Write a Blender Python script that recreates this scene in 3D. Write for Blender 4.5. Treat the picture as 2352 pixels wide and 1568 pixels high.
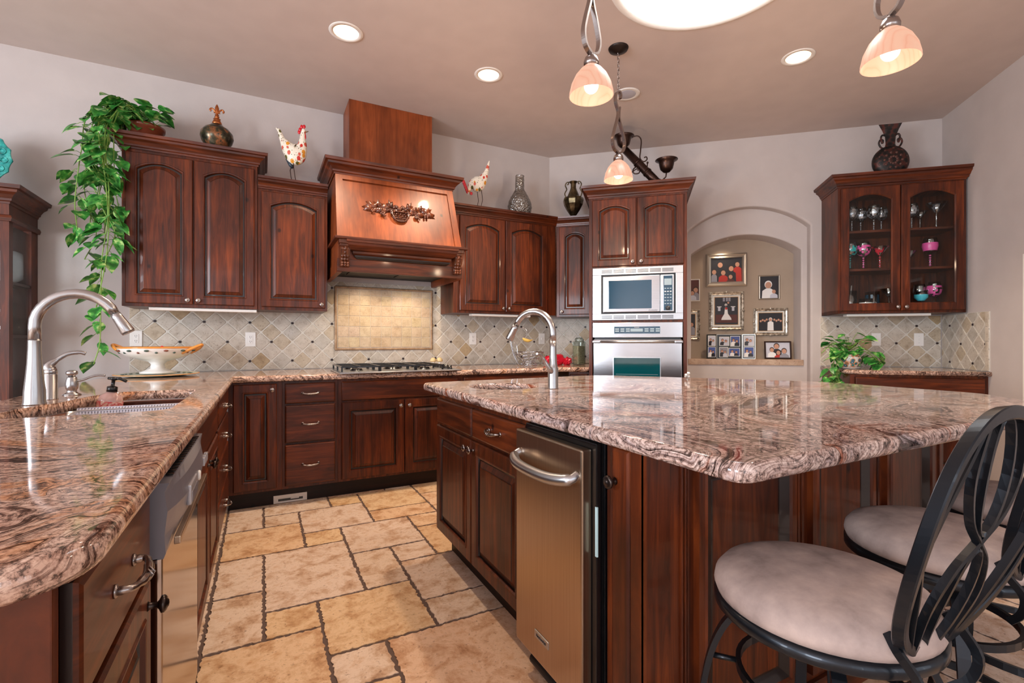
import bpy, bmesh, math, random
from mathutils import Matrix, Vector
random.seed(7)
PI = math.pi
for o in list(bpy.data.objects):
    bpy.data.objects.remove(o, do_unlink=True)
SC = bpy.context.scene
COL = SC.collection

# ------------------------------------------------------------------ camera
cam_d = bpy.data.cameras.new('camera'); cam = bpy.data.objects.new('camera', cam_d); COL.objects.link(cam)
cam.location = (0, 0, 1.147); cam.rotation_euler = (PI/2, 0, math.radians(-27.5))
cam_d.sensor_width = 36; cam_d.lens = 36*1100/2352; cam_d.clip_start = .02
SC.camera = cam
# ------------------------------------------------------------------ world and view
W = bpy.data.worlds.new('world'); SC.world = W; W.use_nodes = True
bg = W.node_tree.nodes['Background']; bg.inputs[0].default_value = (.80, .88, 1, 1); bg.inputs[1].default_value = 1.0
SC.view_settings.view_transform = 'Standard'; SC.view_settings.look = 'None'
SC.view_settings.gamma = 1; SC.view_settings.exposure = 0.95
# ------------------------------------------------------------------ large lights
def area_light(name, loc, rot, sx, sy, power, color):
    l = bpy.data.lights.new(name, 'AREA'); l.shape = 'RECTANGLE'; l.size = sx; l.size_y = sy
    l.energy = power; l.color = color
    o = bpy.data.objects.new(name, l); COL.objects.link(o); o.location = loc; o.rotation_euler = rot
    return o
DAY = (.84, .91, 1.0)
for wx in (-.9, 1.3, 3.5):      # daylight through the three openings of the south wall
    area_light('window_daylight', (wx, -3.42, 1.55), (PI/2, 0, PI), 1.5, 2.0, 76, DAY)
for wy in (-1.9, 1.3):          # daylight through the two openings of the west wall
    area_light('window_daylight', (-4.4, wy, 1.6), (PI/2, 0, -PI/2), 1.6, 1.7, 100, DAY)
area_light('skylight_daylight', (2.11, 1.76, 3.95), (0, 0, 0), .8, .8, 15, (.95, .97, 1))

# ================================================================== materials
def new_mat(name):
    m = bpy.data.materials.new(name); m.use_nodes = True
    return m, m.node_tree, m.node_tree.nodes['Principled BSDF']
def srgb(r, g, b):
    f = lambda c: (c/255/12.92) if c/255 <= .04045 else ((c/255+.055)/1.055)**2.4
    return (f(r), f(g), f(b), 1)
def flat(name, rgb, rough=.5, metal=0, coat=0, emis=None, estr=0, alpha=None, trans=0):
    m, nt, p = new_mat(name)
    p.inputs['Base Color'].default_value = srgb(*rgb); p.inputs['Roughness'].default_value = rough
    p.inputs['Metallic'].default_value = metal; p.inputs['Coat Weight'].default_value = coat
    p.inputs['Transmission Weight'].default_value = trans
    if emis: p.inputs['Emission Color'].default_value = srgb(*emis); p.inputs['Emission Strength'].default_value = estr
    if alpha is not None: p.inputs['Alpha'].default_value = alpha
    return m
def N(nt, t, **k):
    n = nt.nodes.new(t)
    for a, b in k.items():
        if a in n.inputs: n.inputs[a].default_value = b
        else: setattr(n, a, b)
    return n
def ramp(nt, stops, fac, interp='LINEAR'):
    r = nt.nodes.new('ShaderNodeValToRGB'); r.color_ramp.interpolation = interp
    e = r.color_ramp.elements
    while len(e) < len(stops): e.new(.5)
    for i, (pos, c) in enumerate(stops):
        e[i].position = pos; e[i].color = c if len(c) == 4 else srgb(*c)
    nt.links.new(fac, r.inputs[0]); return r.outputs[0]
def mapping(nt, scale=(1, 1, 1), rot=(0, 0, 0), rnd=True):
    tc = nt.nodes.new('ShaderNodeTexCoord'); mp = nt.nodes.new('ShaderNodeMapping')
    mp.inputs['Scale'].default_value = scale; mp.inputs['Rotation'].default_value = rot
    if rnd:
        oi = nt.nodes.new('ShaderNodeObjectInfo'); ad = nt.nodes.new('ShaderNodeVectorMath'); ad.operation = 'MULTIPLY_ADD'
        cb = nt.nodes.new('ShaderNodeCombineXYZ')
        for i in range(3): nt.links.new(oi.outputs['Random'], cb.inputs[i])
        nt.links.new(cb.outputs[0], ad.inputs[0]); ad.inputs[1].default_value = (17, 31, 13)
        nt.links.new(tc.outputs['Object'], ad.inputs[2]); nt.links.new(ad.outputs[0], mp.inputs[0])
    else: nt.links.new(tc.outputs['Object'], mp.inputs[0])
    return mp.outputs[0]
def mix(nt, a, b, fac, mode='MIX'):
    m = nt.nodes.new('ShaderNodeMix'); m.data_type = 'RGBA'; m.blend_type = mode
    for s, v in ((m.inputs[6], a), (m.inputs[7], b), (m.inputs[0], fac)):
        if hasattr(v, 'default_value') or hasattr(v, 'links'): nt.links.new(v, s)
        else: s.default_value = v
    return m.outputs[2]
def bump(nt, p, h, strength=.2, dist=.01):
    b = nt.nodes.new('ShaderNodeBump'); b.inputs['Strength'].default_value = strength; b.inputs['Distance'].default_value = dist
    nt.links.new(h, b.inputs['Height']); nt.links.new(b.outputs[0], p.inputs['Normal'])

def wood_mat(name, horiz=False, c0=(44, 15, 4), c1=(88, 36, 11), c2=(124, 57, 20), rough=.42, coat=.16):
    m, nt, p = new_mat(name)
    sc = (1.6, 5, 22) if horiz else (22, 5, 1.6)
    v = mapping(nt, sc)
    n1 = N(nt, 'ShaderNodeTexNoise', Scale=1.6, Detail=7, Roughness=.62, Distortion=.8); nt.links.new(v, n1.inputs[0])
    v2 = mapping(nt, (2.2, 2, 1.1) if not horiz else (1.1, 2, 2.2))
    n2 = N(nt, 'ShaderNodeTexNoise', Scale=2.2, Detail=3, Roughness=.5); nt.links.new(v2, n2.inputs[0])
    a = ramp(nt, [(.28, c0), (.5, c1), (.72, c2)], n1.outputs[0])
    b = ramp(nt, [(.32, (150, 136, 126)), (.62, (255, 250, 240))], n2.outputs[0])
    c = mix(nt, a, b, .75, 'MULTIPLY')
    v3 = mapping(nt, (3, 3, 2.2))
    vo = N(nt, 'ShaderNodeTexVoronoi', Scale=1.6); nt.links.new(v3, vo.inputs[0])
    kn = ramp(nt, [(.0, (30, 10, 6)), (.035, (60, 25, 14)), (.075, (255, 255, 255))], vo.outputs[0])
    c = mix(nt, c, kn, .8, 'MULTIPLY')
    nt.links.new(c, p.inputs['Base Color'])
    p.inputs['Roughness'].default_value = rough; p.inputs['Coat Weight'].default_value = coat; p.inputs['Coat Roughness'].default_value = .08; p.inputs['Specular IOR Level'].default_value = .32
    return m
WOOD = wood_mat('cherry_wood'); WOODH = wood_mat('cherry_wood_horizontal', True)
WOODL = wood_mat('range_hood_cherry', False, (112, 52, 22), (136, 66, 30), (152, 78, 38), .42, .05)
GLAZE = flat('dark_glaze', (24, 8, 5), .35, coat=.3)
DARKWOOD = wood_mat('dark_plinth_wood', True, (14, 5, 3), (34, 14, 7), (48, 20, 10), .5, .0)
CARVED = wood_mat('carved_walnut', False, (38, 14, 7), (92, 44, 22), (140, 76, 42), .3, .5)

def granite_mat(name, warm):
    m, nt, p = new_mat(name)
    v = mapping(nt, (1, 1, 1), (0, 0, .5 if warm else -.35), rnd=False)
    nz = N(nt, 'ShaderNodeTexNoise', Scale=1.15, Detail=2, Roughness=.5); nt.links.new(v, nz.inputs[0])
    sub = nt.nodes.new('ShaderNodeVectorMath'); sub.operation = 'SUBTRACT'; nt.links.new(nz.outputs['Color'], sub.inputs[0]); sub.inputs[1].default_value = (.5, .5, .5)
    mad = nt.nodes.new('ShaderNodeVectorMath'); mad.operation = 'MULTIPLY_ADD'; nt.links.new(sub.outputs[0], mad.inputs[0]); mad.inputs[1].default_value = (1.9, 1.9, .3); nt.links.new(v, mad.inputs[2])
    wz = N(nt, 'ShaderNodeTexNoise', Scale=3.4, Detail=3, Roughness=.6); nt.links.new(mad.outputs[0], wz.inputs[0])
    mad2 = nt.nodes.new('ShaderNodeVectorMath'); mad2.operation = 'MULTIPLY_ADD'; nt.links.new(wz.outputs['Color'], mad2.inputs[0]); mad2.inputs[1].default_value = (.34, .34, .1); nt.links.new(mad.outputs[0], mad2.inputs[2])
    def streak(sx, sy, sc, det, ro):
        st = nt.nodes.new('ShaderNodeMapping'); st.inputs['Scale'].default_value = (sx, sy, sx); nt.links.new(mad2.outputs[0], st.inputs[0])
        n_ = N(nt, 'ShaderNodeTexNoise', Scale=sc, Detail=det, Roughness=ro); nt.links.new(st.outputs[0], n_.inputs[0]); return n_.outputs[0]
    f1 = streak(2.2, 24, 2.2, 5, .7); f2 = streak(6, 60, 2.6, 5, .75); f3 = streak(1.1, 7, 1.6, 4, .6)
    sp = N(nt, 'ShaderNodeTexNoise', Scale=90, Detail=4, Roughness=.75); nt.links.new(v, sp.inputs[0])
    if warm:
        base = ramp(nt, [(.32, (170, 156, 148)), (.44, (214, 178, 158)), (.56, (236, 206, 186)), (.68, (222, 166, 124)), (.78, (198, 126, 80))], f3)
    else:
        base = ramp(nt, [(.32, (156, 150, 156)), (.44, (204, 178, 168)), (.56, (222, 202, 192)), (.66, (180, 116, 90)), (.74, (150, 84, 62))], f3)
    c = mix(nt, base, ramp(nt, [(.34, (26, 20, 22)), (.41, (110, 88, 82)), (.47, (255, 255, 255))], f1), .88, 'MULTIPLY')
    c = mix(nt, c, ramp(nt, [(.36, (40, 32, 34)), (.44, (160, 140, 134)), (.51, (255, 255, 255))], f2), .72, 'MULTIPLY')
    c = mix(nt, c, ramp(nt, [(.38, (54, 44, 46)), (.48, (215, 202, 198)), (.60, (255, 255, 255))], sp.outputs[0]), .85, 'MULTIPLY')
    nt.links.new(c, p.inputs['Base Color'])
    p.inputs['Roughness'].default_value = .06; p.inputs['Specular IOR Level'].default_value = .42
    return m
GRANITE_L = granite_mat('granite_warm', True); GRANITE_I = granite_mat('granite_swirled', False)

def paint_mat(name, rgb, bs=.15):
    m, nt, p = new_mat(name)
    v = mapping(nt, rnd=False)
    n = N(nt, 'ShaderNodeTexNoise', Scale=45, Detail=4, Roughness=.6); nt.links.new(v, n.inputs[0])
    n2 = N(nt, 'ShaderNodeTexNoise', Scale=6, Detail=2); nt.links.new(v, n2.inputs[0])
    r, g, b = rgb
    c = ramp(nt, [(.35, (r-2, g-2, b-2)), (.65, (r+2, g+2, b+2))], n2.outputs[0]); nt.links.new(c, p.inputs['Base Color'])
    p.inputs['Roughness'].default_value = .75; bump(nt, p, n.outputs[0], bs, .004)
    return m
WALL = paint_mat('wall_paint_beige', (192, 182, 178)); CEIL = paint_mat('ceiling_paint_tan', (202, 187, 180), .08)
NICHE = paint_mat('niche_paint_taupe', (164, 146, 128)); SHAFT = paint_mat('skylight_plaster', (240, 238, 234), .4)

def stone_mat(name, stops, scale=9, att=True, rough=.45, b=.25):
    m, nt, p = new_mat(name)
    v = mapping(nt, rnd=False)
    n = N(nt, 'ShaderNodeTexNoise', Scale=scale, Detail=10, Roughness=.72, Distortion=.25); nt.links.new(v, n.inputs[0])
    c = ramp(nt, stops, n.outputs[0])
    if att:
        a = nt.nodes.new('ShaderNodeVertexColor'); a.layer_name = 'tint'; c = mix(nt, c, a.outputs[0], 1.0, 'MULTIPLY')
    n2 = N(nt, 'ShaderNodeTexNoise', Scale=scale*7, Detail=4, Roughness=.7); nt.links.new(v, n2.inputs[0])
    c = mix(nt, c, ramp(nt, [(.3, (120, 95, 75)), (.42, (255, 255, 255))], n2.outputs[0]), .6, 'MULTIPLY')
    nt.links.new(c, p.inputs['Base Color']); p.inputs['Roughness'].default_value = rough
    bump(nt, p, n2.outputs[0], b, .004)
    return m
TRAV = stone_mat('travertine_floor', [(.3, (160, 122, 94)), (.42, (200, 166, 138)), (.55, (228, 204, 184)), (.66, (212, 178, 150)), (.78, (176, 132, 98))], 8, True, .26)
GROUT = flat('grout_brown', (92, 72, 64), .85)
LEDGE = stone_mat('niche_ledge_tile', [(.3, (140, 112, 92)), (.5, (176, 148, 126)), (.7, (196, 172, 150))], 9, False, .5)
TILEM = stone_mat('backsplash_stone', [(.3, (158, 144, 126)), (.48, (192, 182, 168)), (.7, (208, 200, 188))], 11, True, .45)
TILEG = flat('backsplash_grout', (208, 203, 193), .8)
TILEW = stone_mat('range_panel_stone', [(.3, (172, 148, 118)), (.5, (200, 178, 150)), (.7, (214, 196, 168))], 13, True, .5)
DOTM = flat('accent_dot', (34, 12, 14), .5)

def brushed(name, rgb, rough=.28, aniso=.6, horiz=True):
    m, nt, p = new_mat(name)
    v = mapping(nt, (1, 1, 260) if horiz else (260, 260, 1), rnd=False)
    n = N(nt, 'ShaderNodeTexNoise', Scale=3, Detail=3); nt.links.new(v, n.inputs[0])
    r, g, b = rgb
    nt.links.new(ramp(nt, [(.3, (r-10, g-10, b-10)), (.7, (r+8, g+8, b+8))], n.outputs[0]), p.inputs['Base Color'])
    p.inputs['Metallic'].default_value = 1; p.inputs['Roughness'].default_value = rough
    return m
STEEL = brushed('stainless_steel', (190, 191, 194), .17); STEELW = brushed('stainless_bright', (186, 188, 192), .3)
STEELD = brushed('stainless_dark', (186, 164, 142), .3, horiz=False)
NICKEL = flat('brushed_nickel', (176, 174, 174), .27, 1)
DWGREY = flat('dishwasher_grey', (132, 130, 138), .32, .35)
DWLITE = flat('dishwasher_light_grey', (176, 174, 178), .3, .4)
DWDOOR = brushed('dishwasher_door_steel', (172, 158, 148), .14, horiz=False)
BRONZE = flat('oil_rubbed_bronze', (70, 60, 56), .28, .9); PEWTER = flat('pewter', (158, 148, 144), .25, 1)
IRON = flat('stool_black_iron', (34, 38, 44), .3, .7, coat=.2); BLACK = flat('black_enamel', (12, 12, 14), .25, coat=.3)
RUBBER = flat('black_rubber', (14, 14, 15), .6)
BLUEGL = flat('appliance_glass', (20, 66, 92), .06, 0, coat=1); TEALGL = flat('oven_window_glass', (4, 70, 78), .07, 0, coat=1)
WHITE = flat('white_plastic', (232, 230, 226), .35); WHITET = flat('white_trim', (236, 232, 226), .5)
GREYPL = flat('grey_lettering', (150, 170, 180), .4); DKGREY = flat('dark_grey_plastic', (46, 48, 52), .4)
COPPERD = flat('aged_dark_metal', (62, 44, 38), .32, .85)
CANOPY = flat('canopy_bronze', (40, 30, 26), .4, .6)

def glass_mat(name, tint=(1, 1, 1, 1), refl=.12, rough=.02, dens=0.0):
    m = bpy.data.materials.new(name); m.use_nodes = True; nt = m.node_tree; nt.nodes.clear()
    o = nt.nodes.new('ShaderNodeOutputMaterial'); t = nt.nodes.new('ShaderNodeBsdfTransparent'); g = nt.nodes.new('ShaderNodeBsdfGlossy')
    t.inputs[0].default_value = tint; g.inputs['Roughness'].default_value = rough
    f = nt.nodes.new('ShaderNodeLayerWeight'); f.inputs[0].default_value = .35
    mr = nt.nodes.new('ShaderNodeMapRange'); mr.inputs[3].default_value = refl; mr.inputs[4].default_value = .9
    f.inputs[0].default_value = .12; nt.links.new(f.outputs['Fresnel'], mr.inputs[0])
    mx = nt.nodes.new('ShaderNodeMixShader'); nt.links.new(mr.outputs[0], mx.inputs[0]); nt.links.new(t.outputs[0], mx.inputs[1]); nt.links.new(g.outputs[0], mx.inputs[2])
    nt.links.new(mx.outputs[0], o.inputs[0]); return m
PANE = glass_mat('cabinet_pane', (.95, .97, .97, 1), .015); GLASSW = glass_mat('clear_glassware', (.90, .94, .94, 1), .34)
GLASSV = glass_mat('textured_vase_glass', (.80, .78, .74, 1), .25, .1)
for _m in (GLASSV,):
    _nt = _m.node_tree; _tc = _nt.nodes.new('ShaderNodeTexCoord'); _v = N(_nt, 'ShaderNodeTexVoronoi', Scale=70); _nt.links.new(_tc.outputs['Object'], _v.inputs[0])
    _b = _nt.nodes.new('ShaderNodeBump'); _b.inputs['Strength'].default_value = .9; _b.inputs['Distance'].default_value = .01; _nt.links.new(_v.outputs[0], _b.inputs['Height'])
    for _n in _nt.nodes:
        if _n.type in ('BSDF_GLOSSY', 'LAYER_WEIGHT'): _nt.links.new(_b.outputs[0], _n.inputs['Normal']); GLASSJ = glass_mat('jar_glass', (.75, .82, .78, 1), .2)
SOAPGL = flat('soap_bottle_plastic', (214, 170, 160), .12, coat=.6, alpha=.72)

def emit(name, rgb, s):
    m = bpy.data.materials.new(name); m.use_nodes = True; nt = m.node_tree; nt.nodes.clear()
    o = nt.nodes.new('ShaderNodeOutputMaterial'); e = nt.nodes.new('ShaderNodeEmission'); e.inputs[0].default_value = srgb(*rgb); e.inputs[1].default_value = s
    nt.links.new(e.outputs[0], o.inputs[0]); return m
BULB = emit('lit_bulb', (255, 236, 210), 3.2); CANLIT = emit('lit_lamp_face', (255, 232, 206), 5)
CANB = flat('lit_can_reflector', (255, 240, 226), .4, emis=(255, 214, 180), estr=.25)
def shade_mat():
    m, nt, p = new_mat('lit_alabaster_shade')
    p.inputs['Base Color'].default_value = srgb(84, 56, 44); p.inputs['Roughness'].default_value = .35
    v = mapping(nt, (1, 1, 1), rnd=False)
    w = N(nt, 'ShaderNodeTexWave', Scale=14, Distortion=5, Detail=1); nt.links.new(v, w.inputs[0])
    c = ramp(nt, [(.0, (250, 182, 150)), (.05, (255, 192, 162)), (.6, (255, 200, 170))], w.outputs[0])
    p.inputs['Emission Strength'].default_value = .42; nt.links.new(c, p.inputs['Emission Color'])
    return m
SHADE = shade_mat()

def blotch(name, stops, scale, rough=.4, metal=0, detail=3, kind='noise', coat=0):
    m, nt, p = new_mat(name)
    v = mapping(nt, rnd=False)
    if kind == 'noise': n = N(nt, 'ShaderNodeTexNoise', Scale=scale, Detail=detail, Roughness=.6)
    else: n = N(nt, 'ShaderNodeTexVoronoi', Scale=scale)
    nt.links.new(v, n.inputs[0]); nt.links.new(ramp(nt, stops, n.outputs[0]), p.inputs['Base Color'])
    p.inputs['Roughness'].default_value = rough; p.inputs['Metallic'].default_value = metal; p.inputs['Coat Weight'].default_value = coat
    bump(nt, p, n.outputs[0], .2, .003)
    return m
SUEDE = blotch('taupe_microsuede', [(.3, (120, 104, 100)), (.46, (158, 139, 132)), (.64, (182, 161, 152))], 9, .85, 0, 10)
def floral():
    m, nt, p = new_mat('painted_floral')
    v = mapping(nt, rnd=False)
    vo = N(nt, 'ShaderNodeTexVoronoi', Scale=24); nt.links.new(v, vo.inputs[0])
    hue = ramp(nt, [(.0, (196, 40, 28)), (.3, (226, 150, 40)), (.5, (92, 88, 30)), (.7, (210, 90, 70)), (.9, (70, 74, 84))], vo.outputs['Color'], 'CONSTANT')
    c = mix(nt, srgb(236, 226, 208), hue, ramp(nt, [(.0, (255,)*3), (.36, (255,)*3), (.42, (0,)*3)], vo.outputs['Distance']))
    v2 = N(nt, 'ShaderNodeTexVoronoi', Scale=60); nt.links.new(v, v2.inputs[0])
    c = mix(nt, c, srgb(84, 78, 40), ramp(nt, [(.0, (255,)*3), (.2, (255,)*3), (.24, (0,)*3)], v2.outputs['Distance']))
    nt.links.new(c, p.inputs['Base Color']); p.inputs['Roughness'].default_value = .4; return m
FLORAL = floral()
REDP = flat('glossy_red', (200, 20, 36), .3, coat=.4)
DECANT = blotch('marbled_bronze', [(.35, (30, 30, 26)), (.5, (70, 66, 48)), (.6, (150, 96, 60)), (.7, (56, 60, 50))], 14, .25, .5)
COPPER = flat('copper_finial', (176, 104, 60), .3, .9)
URNM = blotch('antique_brass_urn', [(.3, (46, 40, 30)), (.6, (110, 96, 70)), (.8, (150, 134, 100))], 18, .3, .9)
FLASKM = blotch('dark_flask', [(.3, (24, 22, 22)), (.55, (42, 36, 34)), (.7, (80, 40, 34))], 30, .45, .4, 3, 'vor')
TERRA = flat('terracotta_glazed', (122, 58, 36), .35, coat=.3); SOIL = flat('potting_soil', (34, 24, 18), .9)
TURQ = blotch('turquoise_glaze', [(.3, (10, 90, 92)), (.55, (40, 170, 164)), (.75, (110, 214, 204))], 22, .15, 0, 2, coat=.6)
TALAV = blotch('talavera_glaze', [(.0, (240, 238, 228)), (.22, (20, 60, 110)), (.36, (30, 150, 150)), (.5, (214, 120, 40)), (.7, (240, 236, 224))], 34, .2, 0, 2, 'vor', .6)
COMPM = flat('white_ceramic', (236, 232, 226), .2, coat=.5); OCHRE = flat('ochre_glaze_trim', (214, 140, 60), .3, coat=.4)
LEAFD = flat('painted_leaf', (60, 80, 70), .3); SAGE = flat('sage_glaze', (190, 200, 180), .3, coat=.3)
def leaf_mat(name, a, b, c):
    m, nt, p = new_mat(name)
    v = mapping(nt, (1, 1, 1), rnd=False)
    n = N(nt, 'ShaderNodeTexNoise', Scale=26, Detail=3); nt.links.new(v, n.inputs[0])
    nt.links.new(ramp(nt, [(.38, a), (.55, b), (.68, c)], n.outputs[0]), p.inputs['Base Color'])
    p.inputs['Roughness'].default_value = .35; p.inputs['Subsurface Weight'].default_value = 0
    return m
LEAF = leaf_mat('pothos_leaf', (34, 100, 40), (74, 156, 64), (190, 216, 136)); STEM = flat('pothos_stem', (122, 160, 70), .5)
BANANA = flat('banana_yellow', (214, 178, 90), .5); REDBAG = flat('red_foil_bag', (206, 26, 50), .25, .2)
SILVERF = blotch('antique_silver_frame', [(.3, (74, 66, 58)), (.5, (170, 160, 146)), (.7, (222, 216, 204))], 40, .3, .7)
SILVERP = flat('satin_silver_frame', (176, 168, 156), .3, .8); BLKF = flat('black_frame', (20, 22, 24), .3); DKBRN = flat('dark_brown_frame', (52, 34, 28), .4)
MATW = flat('photo_mat_white', (226, 224, 216), .6); LINER = flat('gold_liner', (170, 130, 84), .4, .5)

# ================================================================== mesh builder
class MB:
    def __init__(s): s.bm = bmesh.new(); s.mats = []
    def mi(s, m):
        if m not in s.mats: s.mats.append(m)
        return s.mats.index(m)
    def box(s, x0, x1, y0, y1, z0, z1, m, bev=0, M=None):
        if x0 > x1: x0, x1 = x1, x0
        if y0 > y1: y0, y1 = y1, y0
        if z0 > z1: z0, z1 = z1, z0
        t = bmesh.new()
        vs = [t.verts.new(c) for c in ((x0,y0,z0),(x1,y0,z0),(x1,y1,z0),(x0,y1,z0),(x0,y0,z1),(x1,y0,z1),(x1,y1,z1),(x0,y1,z1))]
        for f in ((3,2,1,0),(4,5,6,7),(0,1,5,4),(1,2,6,5),(2,3,7,6),(3,0,4,7)): t.faces.new([vs[i] for i in f])
        if bev: bmesh.ops.bevel(t, geom=t.edges[:], offset=bev, segments=2, affect='EDGES', profile=.6)
        s.join(t, m, M)
    def join(s, t, m, M=None, smooth=False):
        k = s.mi(m)
        if M is not None: bmesh.ops.transform(t, matrix=M, verts=t.verts)
        mp = {v: s.bm.verts.new(v.co) for v in t.verts}
        for f in t.faces:
            try: nf = s.bm.faces.new([mp[v] for v in f.verts])
            except ValueError: continue
            nf.material_index = k; nf.smooth = smooth or f.smooth
        t.free()
    def loops(s, L, ms, cap0=False, cap1=False, smooth=False, closed=True):
        rows = [[s.bm.verts.new(p) for p in lp] for lp in L]
        n = len(rows[0])
        for i in range(len(rows)-1):
            k = s.mi(ms[i] if isinstance(ms, (list, tuple)) else ms)
            for j in range(n if closed else n-1):
                a = (rows[i][j], rows[i][(j+1) % n], rows[i+1][(j+1) % n], rows[i+1][j])
                if len(set(a)) < 4: continue
                f = s.bm.faces.new(a); f.material_index = k; f.smooth = smooth
        def mm(i): return s.mi(ms[i] if isinstance(ms, (list, tuple)) else ms)
        if cap0: f = s.bm.faces.new(rows[0][::-1]); f.material_index = mm(0)
        if cap1: f = s.bm.faces.new(rows[-1]); f.material_index = mm(-1)
    def lathe(s, prof, m, n=24, c=(0, 0, 0), M=None, smooth=True, sx=1, sy=1, cap=True):
        t = bmesh.new(); rows = []
        for r, z in prof:
            rows.append([t.verts.new((c[0]+sx*r*math.cos(2*PI*j/n), c[1]+sy*r*math.sin(2*PI*j/n), c[2]+z)) for j in range(n)])
        for i in range(len(rows)-1):
            for j in range(n):
                f = t.faces.new((rows[i][j], rows[i][(j+1) % n], rows[i+1][(j+1) % n], rows[i+1][j])); f.smooth = smooth
        if cap:
            if prof[0][0] > 1e-5: t.faces.new(rows[0][::-1])
            if prof[-1][0] > 1e-5: t.faces.new(rows[-1])
        s.join(t, m, M, False)
    def tube(s, pts, r, m, n=8, M=None, caps=True, rect=None, up=Vector((0, 0, 1)), smooth=True, closed=False):
        pts = [Vector(p) for p in pts]; k = len(pts); t = bmesh.new(); rows = []
        prev = None
        for i, p in enumerate(pts):
            if closed: d = pts[(i+1) % k]-pts[i-1]
            else: d = pts[min(i+1, k-1)]-pts[max(i-1, 0)]
            d.normalize()
            if rect:
                side = d.cross(up)
                if side.length < 1e-4: side = d.cross(Vector((1, 0, 0)))
                side.normalize(); u2 = side.cross(d).normalized(); w, h = rect
                rows.append([t.verts.new(p+side*a*w/2+u2*b*h/2) for a, b in ((-1,-1),(1,-1),(1,1),(-1,1))])
            else:
                if prev is None:
                    ref = Vector((0, 0, 1)) if abs(d.z) < .9 else Vector((1, 0, 0)); side = d.cross(ref).normalized()
                else: side = (prev-d*prev.dot(d)).normalized()
                prev = side; u2 = d.cross(side)
                rr = r[i] if isinstance(r, (list, tuple)) else r
                rows.append([t.verts.new(p+side*rr*math.cos(2*PI*j/n)+u2*rr*math.sin(2*PI*j/n)) for j in range(n)])
        q = len(rows[0])
        for i in range(k if closed else k-1):
            a, b = rows[i], rows[(i+1) % k]
            for j in range(q):
                f = t.faces.new((a[j], a[(j+1) % q], b[(j+1) % q], b[j])); f.smooth = smooth and not rect
        if caps and not closed: t.faces.new(rows[0][::-1]); t.faces.new(rows[-1])
        bmesh.ops.recalc_face_normals(t, faces=t.faces)
        s.join(t, m, M)
    def sphere(s, c, r, m, seg=10, M=None):
        t = bmesh.new(); rx, ry, rz = (r, r, r) if not isinstance(r, tuple) else r
        bmesh.ops.create_uvsphere(t, u_segments=seg, v_segments=max(5, seg*2//3), radius=1)
        bmesh.ops.transform(t, matrix=Matrix.Translation(c) @ Matrix.Diagonal((rx, ry, rz, 1)), verts=t.verts)
        for f in t.faces: f.smooth = True
        s.join(t, m, M)
    def prism(s, poly, y0, y1, m, M=None):     # poly in local x,z ; extruded along y
        t = bmesh.new()
        a = [t.verts.new((x, y0, z)) for x, z in poly]; b = [t.verts.new((x, y1, z)) for x, z in poly]
        t.faces.new(a); t.faces.new(b[::-1]); n = len(a)
        for i in range(n): t.faces.new((a[i], b[i], b[(i+1) % n], a[(i+1) % n]))
        bmesh.ops.recalc_face_normals(t, faces=t.faces); s.join(t, m, M)
    def poly_z(s, poly, z0, z1, m, holes=(), M=None):
        t = bmesh.new(); edges = []
        for lp in [poly]+list(holes):
            vs = [t.verts.new((x, y, z1)) for x, y in lp]
            edges += [t.edges.new((vs[i], vs[(i+1) % len(vs)])) for i in range(len(vs))]
        bmesh.ops.triangle_fill(t, edges=edges, use_beauty=True)
        if z0 != z1:
            r = bmesh.ops.extrude_face_region(t, geom=t.faces[:])
            bmesh.ops.translate(t, vec=(0, 0, z0-z1), verts=[v for v in r['geom'] if isinstance(v, bmesh.types.BMVert)])
            bmesh.ops.recalc_face_normals(t, faces=t.faces)
        s.join(t, m, M)
    def build(s, name, parent=None, loc=None, M=None):
        me = bpy.data.meshes.new(name); s.bm.to_mesh(me); s.bm.free()
        for m in s.mats: me.materials.append(m)
        o = bpy.data.objects.new(name, me); COL.objects.link(o)
        if parent: o.parent = parent
        if loc is not None: o.location = loc
        if M is not None: o.matrix_world = M
        return o
def mark(o, label, cat, group=None):
    o['label'] = label; o['category'] = cat
    if group: o['group'] = group
    return o
def thing(name, label, cat, M, group=None):
    o = bpy.data.objects.new(name, None); COL.objects.link(o); o.empty_display_size = .05
    o.matrix_world = M if isinstance(M, Matrix) else Matrix.Translation(M)
    return mark(o, label, cat, group)
def lab(o, t): o['label'] = t; return o
def struct(o): o['kind'] = 'structure'; return o
def bez(p0, p1, p2, p3, n=12):
    p0, p1, p2, p3 = map(Vector, (p0, p1, p2, p3)); out = []
    for i in range(n+1):
        t = i/n; out.append(p0*(1-t)**3+p1*3*t*(1-t)**2+p2*3*t*t*(1-t)+p3*t**3)
    return out
def smoothpath(pts, n=6):
    P = [Vector(p) for p in pts]; P = [P[0]*2-P[1]]+P+[P[-1]*2-P[-2]]; out = []
    for i in range(1, len(P)-2):
        for k in range(n):
            t = k/n; a, b, c, d = P[i-1], P[i], P[i+1], P[i+2]
            out.append(.5*((2*b)+(c-a)*t+(2*a-5*b+4*c-d)*t*t+(3*b-a-3*c+d)*t**3))
    out.append(P[-2]); return out

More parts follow.
